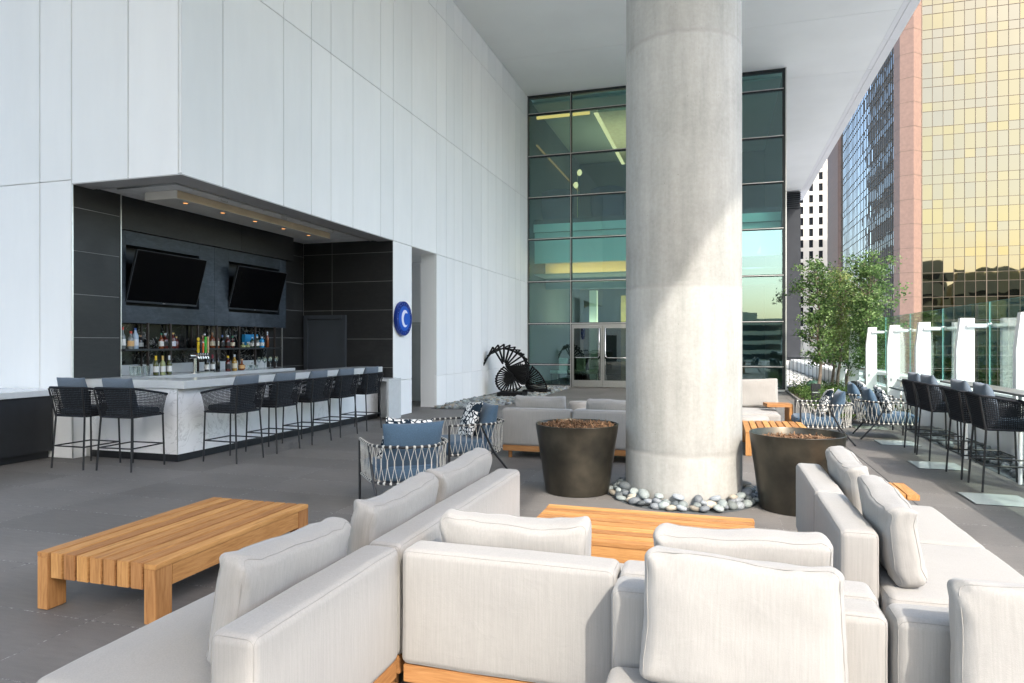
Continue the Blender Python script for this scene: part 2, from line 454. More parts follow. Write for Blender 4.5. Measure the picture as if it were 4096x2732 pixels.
LEAF_L = varmat('light_oak_leaf', (.11,.16,.04), (.22,.28,.08), (.33,.38,.14), .45, .4)
LEAF_G = varmat('bright_ground_leaf', (.035,.075,.018), (.085,.15,.035), (.16,.22,.06), .5, .3)
SGLASS = simple('frosted_floor_glass', (.52,.56,.54), .12, 0, .04, 2, 0, 80, .6)
STREET = simple('bounce_paving', (.36,.355,.345), .9, 0, .2, .05)  # ground tone lifted so it bounces light up to the soffit
CITY = simple('city_facade_stone', (.44,.42,.30), .8, 0, .15, .08)
GROOVED = simple('lounge_dark_wall', (.05,.065,.065), .7, 0, .1, 1)
LOUNGEC = simple('lounge_ceiling_paint', (.30,.34,.33), .8, 0, .05, 1)
LOUNGEW = simple('lounge_pale_panel', (.66,.70,.68), .7, 0, .03, 1)
FIBRE = simple('velvet_dark_blue', (.012,.028,.06), .9, 0, .2, 10)

# ------------------------------------------------------------------ soft shapes
def axis_vals(half, r, m, e=4):
    r = min(r, half*.98)
    t = [half - r + r*math.tan(PI/4*k/e) for k in range(e, -1, -1)]
    # t runs half .. half-r
    inner = [ (half-r)*(1-2*k/m) for k in range(1, m)] if m > 1 else []
    vals = t + inner + [-x for x in t]
    return sorted(set(round(x, 6) for x in vals))
def soft_box(mb, w, d, h, r=.03, m=6, puff=(0,0,0), wr=0, c=(0,0,0), rot=None, mi=0, seed=0, seams=None, seam_mi=0, sr=.0022, crown=None, sag=None):
    """rounded upholstered block centred on c; puff bulges each axis; wr adds wrinkles"""
    H = (w/2, d/2, h/2)
    ax = [axis_vals(H[i], r, m if H[i] > .12 else 2) for i in range(3)]
    idx = {}; vs = []; fs = []
    M = rot if rot is not None else Matrix.Identity(3)
    cv = Vector(c)
    def warp(p):
        u = [p[i]/H[i] for i in range(3)]
        q = list(p)
        for i in range(3):
            j, k = (i+1) % 3, (i+2) % 3
            if puff[i]: q[i] += puff[i]*u[i]*max(0, 1-u[j]**4)*max(0, 1-u[k]**4)
        if sag: q = sag(q, u)
        if wr:
            n = noise.noise_vector(Vector((p[0]*5+seed*3.1, p[1]*5+seed, p[2]*5)))
            n2 = noise.noise_vector(Vector((p[0]*14+seed, p[1]*14, p[2]*14+seed*1.7)))
            for i in range(3): q[i] += wr*n[i] + wr*.35*n2[i]
        return cv + M @ Vector(q)
    def vert(p):
        key = (round(p[0],5), round(p[1],5), round(p[2],5))
        if key in idx: return idx[key]
        inner = [max(-(H[i]-min(r,H[i]*.98)), min(H[i]-min(r,H[i]*.98), p[i])) for i in range(3)]
        dd = Vector([p[i]-inner[i] for i in range(3)])
        if dd.length > 1e-7: dd = dd.normalized()*min(r, dd.length if False else r)
        q = [inner[i]+dd[i] for i in range(3)]
        # keep flat faces exact
        idx[key] = len(vs); vs.append(warp(q)); return idx[key]
    for a in range(3):
        b, cc = (a+1) % 3, (a+2) % 3
        for sgn in (-1, 1):
            A, B = ax[b], ax[cc]
            for i in range(len(A)-1):
                for j in range(len(B)-1):
                    quad = []
                    for (x, y) in ((A[i],B[j]),(A[i+1],B[j]),(A[i+1],B[j+1]),(A[i],B[j+1])):
                        p = [0,0,0]; p[a] = sgn*H[a]; p[b] = x; p[cc] = y
                        quad.append(vert(p))
                    if sgn < 0: quad.reverse()
                    fs.append(quad)
    mb.add(vs, fs, mi)
    if seams:
        for (a, sgn) in seams:       # seam loop round the face normal to axis a
            b, cc = (a+1) % 3, (a+2) % 3
            rr = min(r, H[a]*.98); k = .72
            lb, lc = H[b]-rr+k*rr, H[cc]-rr+k*rr
            pts = []
            n = 12
            cr = rr*.75
            for (sx, sy, a0) in ((1,1,0),(-1,1,90),(-1,-1,180),(1,-1,270)):
                for t in range(4):
                    an = R(a0 + 30*t)
                    pts.append((sx*(lb-cr)+cr*math.cos(an), sy*(lc-cr)+cr*math.sin(an)))
            full = []
            for i in range(len(pts)):
                p, q = pts[i], pts[(i+1) % len(pts)]
                L = math.hypot(q[0]-p[0], q[1]-p[1]); ns = max(1, int(L/.05))
                for t in range(ns): full.append((p[0]+(q[0]-p[0])*t/ns, p[1]+(q[1]-p[1])*t/ns))
            P = []
            for (x, y) in full:
                p = [0,0,0]; p[a] = sgn*(H[a]-rr+k*rr); p[b] = x; p[cc] = y
                P.append(warp(p))
            mb.tube(P, sr, 5, True, seam_mi)
    return mb

def knife_pillow(mb, w, h, t, c=(0,0,0), rot=None, mi=0, n=14, pinch=.05, seed=0, wr=.006):
    """throw-pillow: two bulged faces meeting in a thin seam; local plane x-z, thickness y"""
    M = rot if rot is not None else Matrix.Identity(3); cv = Vector(c)
    vs = []; fs = []; idx = {}
    def vert(i, j, s):
        edge = i in (0, n) or j in (0, n)
        key = (i, j, 0 if edge else s)
        if key in idx: return idx[key]
        u = -math.cos(PI*i/n); v = -math.cos(PI*j/n)
        x = u*w/2*(1-pinch*(1-v*v)); z = v*h/2*(1-pinch*(1-u*u))
        y = 0 if edge else s*t/2*((1-u*u)**.42*(1-v*v)**.42)
        nn = noise.noise_vector(Vector((x*7+seed, z*7, seed*2.3)))
        p = Vector((x+nn[0]*wr, y+nn[1]*wr, z+nn[2]*wr))
        idx[key] = len(vs); vs.append(cv + M @ p); return idx[key]
    for s in (-1, 1):
        for i in range(n):
            for j in range(n):
                q = [vert(i,j,s), vert(i+1,j,s), vert(i+1,j+1,s), vert(i,j+1,s)]
                if s > 0: q.reverse()
                fs.append(q)
    return mb.add(vs, fs, mi)

def rotm(rx=0, ry=0, rz=0):
    return Matrix.Rotation(R(rz),3,'Z') @ Matrix.Rotation(R(ry),3,'Y') @ Matrix.Rotation(R(rx),3,'X')

# ------------------------------------------------------------------ THE SETTING: floor and street
mb = MB(); mb.box(-16, 4.1, -14, 44, -.6, 0)
tag(mb.obj('terrace_floor', FLOOR), None, None, None, 'structure')
mb = MB(); mb.add([(-900,-900,-18),(900,-900,-18),(900,900,-18),(-900,900,-18)], [(0,1,2,3)])
tag(mb.obj('street', STREET), None, None, None, 'structure')

# ------------------------------------------------------------------ hotel building
XW, YL, ZC = -6.65, 7.1, 10.55
hotel = thing('hotel_building', 'white panelled hotel wall rising behind the open bar', 'building')
def panels(mb, axis, plane, edges, rows, skip=lambda a0,a1,z0,z1: False, th=.045, gap=.009):
    for a0, a1 in zip(edges[:-1], edges[1:]):
        for z0, z1 in zip(rows[:-1], rows[1:]):
            for (b0, b1, c0, c1) in skip(a0,a1,z0,z1) or [(a0,a1,z0,z1)]:
                if b1-b0 < .05 or c1-c0 < .05: continue
                v = random.random()
                if axis == 'x': mb.box(plane-th, plane, b0+gap/2, b1-gap/2, c0+gap/2, c1-gap/2, 0, v)
                else: mb.box(b0+gap/2, b1-gap/2, plane, plane+th, c0+gap/2, c1-gap/2, 0, v)
NONE = [(0,0,0,0)]
mb = MB()
YE = [7.1,7.87,9.25,10.02,10.63,11.39,12.49,13.05,13.97,15.37,15.99,16.52,17.15,17.85,18.64,19.25,20.02,20.7,21.37,22.12,22.75,23.34,23.7]
def skx(a0,a1,z0,z1):
    if a1 < 13.06 and z1 < 3.8: return NONE
    if 13.96 < a0 < 15.3 and z1 < 3.8: return NONE
    return None
low = [0,.775,3.775]
panels(mb, 'x', XW, YE, [0,.775], skx)
panels(mb, 'x', XW, YE, [.775,3.775], skx, gap=.008)
panels(mb, 'x', XW, YE, [3.775,6.785], skx)
panels(mb, 'x', XW, YE, [6.785,9.76,ZC], skx)
XE = [-16,-14.6,-13.2,-11.8,-10.4,-9.085,-8.505]
panels(mb, 'y', YL, XE, [0,.775,3.835,ZC])
panels(mb, 'y', YL, [-8.505,-7.521,-6.695], [3.775,ZC])
mb.obj('wall', WHITE, hotel, bevel=.006)
mb = MB()   # solid body behind the panels
mb.box(-16, XW-.05, YL+.05, 23.7, 3.80, ZC, 0)
mb.box(-16, -8.545, YL+.05, 7.9, 0, 3.79, 0)
mb.box(-16, -8.9, 7.9, 13.1, 0, 3.79, 0)
mb.box(-16, XW-.05, 13.1, 13.93, 0, 3.79, 0)
mb.box(-16, XW-.05, 16.95, 23.7, 0, 3.79, 0)
mb.box(-7.0, XW-.05, 15.41, 16.95, 0, 3.79, 0)
mb.obj('wall_core', GROOVE, hotel)
mb = MB()   # recess lining
mb.box(-8.9, XW-.046, 13.931, 13.97, 0, 3.775)
mb.box(-7.04, XW-.046, 15.37, 15.409, 0, 3.775)
mb.box(-7.08, -7.041, 15.37, 16.9, 0, 3.775)
mb.box(-8.9, -7.08, 16.901, 16.949, 0, 3.775)
mb.box(-8.9, XW-.046, 13.97, 16.9, 3.776, 3.799)
mb.obj('recess_lining', WHITE, hotel)
mb = MB(); mb.box(-8.86, -8.501, 7.125, 7.879, 0, 1.055); mb.obj('jamb_base', WHITE, hotel)
rd = MB(); rd.box(-8.05, -7.13, 16.86, 16.895, .01, 2.08); rd = rd.obj('door', DOORPALE, hotel, bevel=.004)
f = MB(); f.box(-7.125,-7.085,16.83,16.9,0,2.15); f.box(-8.12,-8.055,16.83,16.9,0,2.15); f.box(-8.055,-7.125,16.83,16.9,2.085,2.15)
f.obj('door_frame', DOORPALE, rd)
h = MB(); h.tube([(-7.95,16.86,1.0),(-7.95,16.79,1.0),(-7.83,16.79,1.0)], .011); h.obj('door_handle', STAINLESS, rd, 60)
# soffit of the bar opening
mb = MB()
zs = 3.772
mb.box(-8.5, -6.652, 7.103, 7.43, zs, 3.80)
mb.box(-7.03, -6.652, 7.43, 13.05, zs, 3.80)
mb.obj('soffit_rim', GREYMETAL, hotel)
mb = MB(); mb.box(-8.86, -7.03, 7.43, 13.05, 3.801, 3.83); mb.obj('bar_ceiling', BLACK, hotel)
mb = MB()
for (a,b) in (((-7.06,7.46,3.788),(-7.06,13.0,3.788)), ((-7.16,7.5,3.79),(-7.16,13.0,3.79)), ((-8.45,7.46,3.788),(-7.06,7.46,3.788)), ((-8.2,7.56,3.79),(-7.16,7.56,3.79))):
    mb.tube([a,b], .013, 6)
for k in range(10): mb.box(-7.20,-7.03, 7.9+k*.52, 7.915+k*.52, 3.776, 3.80)
for y in (8.6,10.1,11.6): mb.tube([(-7.3,y,3.80),(-7.3,y,3.775),(-7.3,y+.14,3.775),(-7.3,y+.14,3.80)], .006, 5)
mb.obj('shutter_track', STAINLESS, hotel, 60)
# tile linings
def tiles(mb, axis, plane, a, rows, th=.02, g=.008):
    for a0, a1 in zip(a[:-1], a[1:]):
        for z0, z1 in zip(rows[:-1], rows[1:]):
            v = random.random()
            if axis == 'x': mb.box(plane-th, plane, a0+g/2, a1-g/2, z0+g/2, z1-g/2, 0, v)
            else: mb.box(a0+g/2, a1-g/2, plane, plane+th, z0+g/2, z1-g/2, 0, v)
TR = [0,.43,1.06,1.667,2.268,2.868,3.467,3.80]
mb = MB(); tiles(mb, 'x', -8.5, [7.125,7.9], TR[2:]); tiles(mb, 'x', -8.86, [7.9,9.2,10.5,11.75,13.05], [z+.03 for z in TR])
tiles(mb, 'y', 13.05, [-8.86,-8.138,-6.655], [0,.44,1.06,1.673,2.296,2.916,3.536,3.80])
mb.box(-8.86, -8.5, 7.88, 7.9, 1.06, 3.80)
mb.obj('tile_lining', TILE, hotel, bevel=.0015, seg=1)
mb = MB(); mb.box(-8.53,-8.503,7.125,7.875,1.06,3.80); mb.box(-8.895,-8.863,7.905,13.05,0,3.80); mb.box(-8.86,-6.66,13.053,13.092,0,3.80)
mb.obj('tile_grout', GROUT, hotel)
for b_ in ((-8.505,-8.493,7.106,7.122,0,3.772),(-8.50,-8.49,7.886,7.902,0,3.80),(-8.858,-8.835,12.24,12.262,0,3.80)):
    mb = MB(); mb.box(*b_); mb.obj('metal_trim', TRIM, hotel)
bd = MB(); bd.box(-8.72,-7.86,13.025,13.045,0,2.11); bd = bd.obj('door', DOORGREY, hotel, bevel=.003)
f = MB(); f.box(-8.825,-8.722,12.985,13.045,0,2.20); f.box(-7.858,-7.765,12.985,13.045,0,2.20); f.box(-8.722,-7.858,12.985,13.045,2.112,2.20)
f.obj('door_frame', DOORGREY, bd, bevel=.006)
# television wall
mb = MB()
X0, X1 = -8.86, -8.6
ya, yb, za, zb = 7.9, 12.04, 1.9, 3.30
R1 = (8.08,9.59,2.165,3.09); R2 = (10.33,11.82,2.162,3.093)
for (y0,y1,z0,z1) in ((ya,R1[0],za,zb),(R1[0],R1[1],za,R1[2]),(R1[0],R1[1],R1[3],zb),(R1[1],9.96,za,zb),(9.963,R2[0],za,zb),(R2[0],R2[1],za,R2[2]),(R2[0],R2[1],R2[3],zb),(R2[1],yb,za,zb)):
    mb.box(X0, X1, y0+.001, y1-.001, z0, z1)
mb.obj('television_surround', TILEB, hotel)
mb = MB(); mb.box(X0, -8.54, ya, 10.6, zb+.004, 3.8); mb.box(X0, -8.54, 10.603, 12.22, zb+.004, 3.8); mb.obj('bulkhead', TILE, hotel)
mb = MB(); mb.box(-8.858, -8.855, ya, yb, za, zb); mb.obj('recess_back', BLACK, hotel)

# ceiling light box over the bar
lb = thing('ceiling_light_box', 'long grey light box hung under the bar soffit with amber downlights', 'light fitting', (-7.76,9.9,3.68))
mb = MB(); mb.box(-.29,.29,-2.01,2.0,0,.118); mb.obj('box_body', simple('grey_brushed_soffit_panel', (.60,.58,.53), .5, 0, .06, 3), lb, bevel=.003)
mb = MB(); mb.box(.2915,.300,-2.0,1.99,.004,.114); mb.obj('fascia', simple('warm_glow_tinted_fascia', (.62,.50,.36), .38, .75, .16, 1.6), lb)  # warm tint and mottling paint reflected lamp glow onto the front face
for k in range(5):
    y = -2.0 + .25 + k*.79
    m1 = MB(); m1.box(.09,.21,y,y+.12,-.004,-.001); o = m1.obj('downlight_frame', STAINLESS, lb)
    m2 = MB(); m2.lathe([(.001,-.006),(.034,-.006),(.036,-.0045)],12,(.15,y+.06,0)); m2.obj('downlight_lamp', WARM3, o)

# televisions
def tv(y, label):
    t = thing('television', label, 'television', (-8.60, y, 2.215), 0, 'televisions over the bar')
    M = rotm(0, 16, 0)
    def boxr(mb, x0,x1,y0,y1,z0,z1):
        o = len(mb.v); mb.box(x0,x1,y0,y1,z0,z1)
        mb.v[o:] = [tuple(M @ Vector(p)) for p in mb.v[o:]]
    b = MB(); boxr(b,-.035,.0,-.725,.725,0,.82); b.obj('casing', BLACKMETAL, t, bevel=.004)
    s = MB(); boxr(s,.0005,.003,-.713,.713,.03,.808); s.obj('screen', SCREEN, t)
    z = MB(); boxr(z,.001,.006,-.725,.725,.0,.028); boxr(z,.001,.005,-.725,-.714,.03,.82); boxr(z,.001,.005,.714,.725,.03,.82); boxr(z,.001,.005,-.714,.714,.81,.82)
    z.obj('bezel', simple('satin_bezel', (.035,.04,.045), .35), t)
    l = MB(); boxr(l,.0062,.007,-.02,.03,.010,.018); l.obj('maker_badge', TRIM, t)
    a = MB(); a.bar((-.23,-.1,.45),(-.05,-.1,.5),.05,.05); a.bar((-.23,.1,.45),(-.05,.1,.5),.05,.05); a.obj('wall_bracket', BLACK, t)
tv(8.80, 'black television tilted in the recess nearer the corner with the front bar')
tv(11.04, 'black television tilted in the recess nearer the grey door')

# ------------------------------------------------------------------ bars
fb = thing('front_bar', 'L shaped bar with pale quartz top and veined marble front', 'bar counter')
mb = MB()
mb.prism([(-8.495,7.29),(-6.78,7.29),(-6.78,12.82),(-7.36,12.82),(-7.36,7.9),(-8.495,7.9)], 'z', .981, 1.089)
mb.obj('countertop', QUARTZ, fb, bevel=.004)
mb = MB()
for a0,a1 in zip((-8.415,-7.62,-6.912),(-7.622,-6.9165,-6.9)):
    if a1-a0 > .1: mb.box(a0,a1,7.312,7.36,.10,.98)
ys = [7.312,8.7,10.1,11.5,12.85]
for a0,a1 in zip(ys[:-1],ys[1:]): mb.box(-6.95,-6.905,a0+.001,a1-.001,.10,.98)
mb.obj('marble_front', MARBLE, fb)
mb = MB(); mb.box(-8.415,-6.914,7.32,7.36,.003,.098); mb.box(-6.95,-6.914,7.36,12.85,.003,.098); mb.box(-8.49,-6.96,7.37,7.8,.1,.97); mb.box(-7.3,-6.96,7.8,12.8,.1,.97)
mb.obj('plinth', BLACK, fb)
mb = MB(); mb.box(-6.9155,-6.902,7.309,7.3115,.1,.98); mb.obj('corner_trim', TRIM, fb)
mb = MB(); mb.box(-8.497,-8.418,7.318,7.37,.15,.975); mb.obj('end_panel', WHITE, fb)
mb = MB(); mb.box(-8.497,-8.418,7.322,7.37,.002,.148); mb.obj('kick_plate', STAINLESS, fb)
lo = thing('low_bar_shelf', 'lower quartz waterfall shelf at the far end of the bar', 'shelf', (-6.68,12.75,0))
mb = MB(); mb.box(-.22,.225,-.28,.28,.80,.85); mb.obj('shelf_top', QUARTZ, lo, bevel=.003)
mb = MB(); mb.box(.175,.225,-.28,.28,.001,.799); mb.obj('waterfall_leg', QUARTZ, lo, bevel=.003)
mb = MB(); mb.box(-.22,.17,.20,.24,.001,.798); mb.obj('back_panel', QUARTZ, lo)

bb = thing('back_bar', 'back bar counter and open black bottle shelving under the televisions', 'bar shelving')
mb = MB(); mb.box(-8.855,-8.15,7.905,11.72,1.01,1.09); mb.obj('countertop', QUARTZ, bb, bevel=.003)
mb = MB(); mb.box(-8.855,-8.2,7.91,11.7,.003,1.008); mb.obj('cabinet_body', BLACK, bb)
mb = MB(); mb.box(-8.853,-8.835,7.905,11.72,1.25,1.898); mb.obj('splash_panel', BLKMARBLE, bb)
mb = MB(); mb.box(-8.853,-8.828,7.905,11.72,1.091,1.249); mb.obj('upstand', QUARTZ, bb)
PBR = simple('dark_bronze_post', (.04,.03,.026), .4, .4)
for y in (8.35,8.8,9.4,9.85,10.43,10.88,11.47):
    mb = MB(); mb.box(-8.47,-8.44,y-.015,y+.015,1.09,1.9); mb.obj('shelf_post', PBR, bb)
for y in (8.10,8.55,9.06,9.62,10.1,10.65,11.2,11.62):
    mb = MB(); mb.box(-8.80,-8.775,y-.012,y+.012,1.09 if y in (8.55,9.06,10.65) else 1.501,1.9); mb.obj('shelf_post', PBR, bb)
mb = MB(); mb.box(-8.83,-8.42,7.905,11.65,1.47,1.50); mb.obj('bottle_shelf', BLACKMETAL, bb, bevel=.002)

# bottles -----------------------------------------------------------
def liquid(name, col, rough=.08):
    m, nt, out = new_mat(name); p = pbsdf(nt, out, ramp(nt, noise_n(nt, coords(nt), 20, 1), [(.2,tuple(c*.7 for c in col)),(.8,col)]), rough, 0, None, .6); return m
LQ = {'amber': liquid('amber_spirit', (.20,.05,.012)), 'red': liquid('dark_red_spirit', (.09,.012,.008)), 'green': liquid('olive_bottle_glass', (.06,.07,.012)),
      'black': liquid('black_bottle_glass', (.008,.008,.008)), 'clear': liquid('clear_spirit_glass', (.16,.18,.18)), 'frost': simple('frosted_blue_glass', (.33,.42,.52), .45),
      'straw': liquid('straw_wine', (.32,.36,.16)), 'gold': liquid('gold_spirit', (.42,.24,.03)), 'blue': simple('bright_blue_glass', (.02,.27,.55), .2), 'dkgreen': liquid('dark_green_glass', (.02,.045,.03))}
CAPS = {k: simple(k+'_cap', c, .4) for k, c in dict(red=(.5,.05,.03), blue=(.03,.08,.28), cork=(.36,.22,.12), gold=(.55,.38,.12), green=(.02,.16,.09), yellow=(.75,.5,.02), silver=(.6,.65,.7), wine=(.22,.01,.03), black=(.01,.01,.01)).items()}
LBL = {k: simple(k+'_paper_label', c, .6, 0, .06, 60) for k, c in dict(white=(.66,.66,.64), tan=(.55,.33,.14), cream=(.62,.56,.42), grey=(.35,.36,.36), black=(.02,.02,.02), pale=(.6,.62,.68)).items()}
def bottle(y, x, z, liq, cap, lab, h, r, shape, label):
    t = thing('bottle', label, 'bottle', (x,y,z), 0, 'bottles on the back bar')
    if shape == 'wine': pr = [(r*.9,0),(r,.01),(r,h*.55),(r*.93,h*.62),(r*.45,h*.74),(r*.36,h*.8),(r*.36,h*.9)]
    elif shape == 'round': pr = [(r*.6,0),(r*.95,h*.1),(r,h*.28),(r*.85,h*.45),(r*.35,h*.58),(r*.32,h*.85)]
    elif shape == 'dome': pr = [(r*.95,0),(r,.01),(r,h*.62),(r*.8,h*.72),(r*.4,h*.79),(r*.35,h*.9)]
    else: pr = [(r*.95,0),(r,.008),(r,h*.58),(r*.7,h*.67),(r*.38,h*.73),(r*.36,h*.88)]
    pr = pr + [(.0005, pr[-1][1]+.0005)]
    b = MB(); b.lathe(pr, 14); b.obj('glass_body', LQ[liq], t, 50)
    c = MB(); k0 = pr[-2][1]; big = .8 if shape == 'wine' else .86
    c.lathe([(r*.40,k0*(.86 if shape == 'wine' else .99)),(r*.42,h),(.0005,h)], 12); c.obj('cap', CAPS[cap], t, 50)
    if lab:
        l = MB(); l.lathe([(r*1.02,h*.16),(r*1.02,h*.46)], 14)
        l.f = l.f[:14]; l.mi = l.mi[:14]; l.va = l.va[:14]
        lo_ = l.obj('label', LBL[lab], t, 50)
SH = 1.5; CT = 1.09
XB = -8.56
for a in [
 (7.985,XB,SH,'clear','red','white',.33,.040,'sq','clear bottle with red cap, half hidden at the shelf end'),
 (8.085,XB+.05,SH,'clear','red','tan',.27,.046,'sq','squat bottle with tan paper label and small red cap'),
 (8.185,XB+.03,SH,'frost','blue','pale',.32,.046,'dome','tall frosted blue bottle with blue stopper'),
 (8.31,XB,SH,'black','cork','grey',.21,.044,'dome','short black apothecary bottle with grey label and cork'),
 (8.72,XB,SH,'amber','green','white',.25,.038,'sq','amber bottle with green capsule and white strip label'),
 (8.84,XB-.04,SH,'red','silver','black',.25,.047,'sq','square dark red whisky bottle with slanted black label'),
 (8.965,XB,SH,'red','gold','pale',.26,.042,'dome','dark red bottle with gold cap and white label by the taps'),
 (9.085,XB-.05,SH,'red','gold',None,.20,.04,'sq','low dark red bottle hidden behind the yellow tap handle'),
 (9.52,XB,SH,'amber','silver',None,.22,.03,'dome','slim amber bottle standing alone behind a shelf post'),
 (9.63,XB,SH,'amber','cork','white',.22,.036,'sq','amber bottle with narrow white label beside the red bottle'),
 (9.71,XB-.03,SH,'red','silver','cream',.25,.042,'dome','deep red bottle with slanted cream label'),
 (9.865,XB,SH,'amber','cork','cream',.27,.041,'sq','amber bourbon with cream label and cork, nearer of the twin pair'),
 (9.975,XB,SH,'amber','cork','cream',.27,.041,'sq','amber bourbon with cream label and cork, farther of the twin pair'),
 (10.11,XB,SH,'black','blue','black',.23,.046,'sq','dark bottle with blue cap and silver star label'),
 (10.25,XB,SH,'red','silver','black',.23,.046,'sq','dark red bottle with silver cap and star label'),
 (10.38,XB,SH,'red','green','cream',.22,.042,'round','round dark red bottle with green cap and cream oval label'),
 (10.67,XB,SH,'straw','silver',None,.10,.05,'round','low pale green squat flask, nearer of two'),
 (10.80,XB,SH,'straw','silver',None,.10,.05,'round','low pale green squat flask, farther of two'),
 (10.93,XB,SH,'dkgreen','silver','white',.20,.042,'dome','dark green bottle behind the shelf post by the blue boxes'),
 (11.05,XB+.02,SH,'dkgreen','silver','white',.21,.042,'dome','dark green bottle with white label before the blue box'),
 (11.19,XB+.02,SH,'blue','silver','white',.21,.046,'dome','bright blue bottle in front of the blue box'),
 (11.36,XB+.02,SH,'amber','silver',None,.31,.030,'wine','slender tall dark bottle with bright edge at the shelf end'),
 (8.41,-8.36,CT,'green','yellow','white',.30,.041,'wine','olive wine bottle with yellow capsule on the counter'),
 (8.545,-8.36,CT,'straw','gold','white',.30,.041,'wine','pale straw wine bottle with gold capsule on the counter'),
 (8.675,-8.36,CT,'green','silver','white',.30,.041,'wine','olive wine bottle with pale blue capsule on the counter'),
 (9.50,-8.36,CT,'black','black','white',.29,.038,'wine','black wine bottle with black capsule and white label by the taps'),
 (9.635,-8.36,CT,'black','wine','white',.30,.038,'wine','black wine bottle with red capsule and white label'),
 (9.765,-8.36,CT,'black','black',None,.30,.038,'wine','black wine bottle with plain dark side turned out'),
 (10.02,-8.36,CT,'red','yellow','black',.27,.046,'sq','dark red bottle with yellow wax neck and star label'),
 (10.19,-8.36,CT,'gold','silver','cream',.29,.044,'sq','golden spirit bottle with silver cap and cream label'),
 (10.385,-8.36,CT,'amber','cork','tan',.21,.058,'round','round amber decanter with tan band and stopper')]:
    bottle(*a)
for i, (y, lab) in enumerate(((10.95,'bright blue carton behind the dark green bottles'), (11.14,'bright blue carton behind the bright blue bottle'))):
    t = thing('gift_carton', lab, 'box', (-8.70,y,SH), 0, 'blue cartons on the back bar')
    b = MB(); b.box(-.04,.04,-.092,.092,.0,.255); b.obj('carton_body', simple('bright_blue_card_%d' % i, (.015,.22,.46), .4), t, bevel=.002)
    l = MB(); l.box(.0405,.0415,-.05,.05,.06,.11); l.obj('label', LBL['white'], t)
# glasses
def pint(y, x, lab):
    g = MB(); g.lathe([(.028,0),(.030,.004),(.040,.15),(.0375,.15),(.028,.012),(.0005,.012)], 14)
    o = g.obj('pint_glass', GLASS_DRINK, None, 50); o.location = (x,y,CT)
    tag(o, lab, 'glass', 'upturned and standing glasses on the back bar')
for i,(y,x) in enumerate(((7.97,-8.3),(8.02,-8.42),(8.06,-8.28),(8.12,-8.4),(8.235,-8.34))):
    pint(y, x, 'tall clear pint glass standing alone near the wine bottles' if i == 4 else 'tall clear pint glass in the cluster beside the tiled jamb')
def wineglass(y, x):
    g = MB(); g.lathe([(.036,0),(.034,.003),(.005,.006),(.004,.10),(.012,.112),(.040,.15),(.036,.225),(.034,.225),(.037,.15),(.0005,.118)], 14)
    o = g.obj('wine_glass', GLASS_DRINK, None, 50); o.location = (x,y,CT)
    tag(o, 'stemmed wine glass in the group at the far end of the back bar', 'glass', 'wine glasses on the back bar')
for (y,x) in ((11.0,-8.33),(11.1,-8.42),(11.17,-8.33),(11.30,-8.42),(11.36,-8.33),(11.05,-8.50)): wineglass(y,x)
for (y,x) in ((10.50,-8.42),(10.60,-8.36),(10.70,-8.42),(10.78,-8.36)):
    g = MB(); g.lathe([(.032,0),(.034,.005),(.040,.085),(.037,.085),(.030,.015),(.0005,.015)], 10)
    o = g.obj('tumbler', GLASS_DRINK, None, 30); o.location = (x,y,CT)
    tag(o, 'low cut tumbler in the row between two black posts', 'glass', 'tumblers on the back bar')
# beer taps
tt = thing('beer_tap_tower', 'chrome T shaped beer tap tower with coloured handles', 'beer tap', (-8.3,9.16,CT))
mb = MB(); mb.lathe([(.05,0),(.05,.012),(.034,.016),(.034,.25),(.0005,.25)], 16); mb.obj('column', CHROME, tt, 50)
mb = MB(); mb.tube([(0,-.14,.285),(0,.24,.285)], .044, 12); mb.obj('crossbar', CHROME, tt, 50)
mb = MB(); mb.box(-.08,.12,-.02,.30,.0,.02); mb.obj('drip_tray', STAINLESS, tt, bevel=.003)
HC = [(('yellow_tap_paint',(.72,.50,.02)),.30,0), (('black_tap_paint',(.012,.012,.012)),.28,1), (('orange_tap_paint',(.75,.16,.04)),.27,2), (('green_tap_paint',(.05,.42,.04)),.30,3), (('wood_tap_paint',(.55,.36,.20)),.34,4)]
def text_mesh(mb, body, size, place, mi=0, ext=.0008):
    cu = bpy.data.curves.new('lettering', 'FONT'); cu.body = body; cu.size = size; cu.extrude = ext
    cu.align_x = 'CENTER'; cu.align_y = 'CENTER'
    ob = bpy.data.objects.new('lettering_tmp', cu); COL.objects.link(ob)
    dg = bpy.context.evaluated_depsgraph_get(); me = ob.evaluated_get(dg).to_mesh()
    mb.add([place(v.co) for v in me.vertices], [tuple(p.vertices) for p in me.polygons], mi)
    ob.evaluated_get(dg).to_mesh_clear()
    bpy.data.objects.remove(ob); bpy.data.curves.remove(cu)
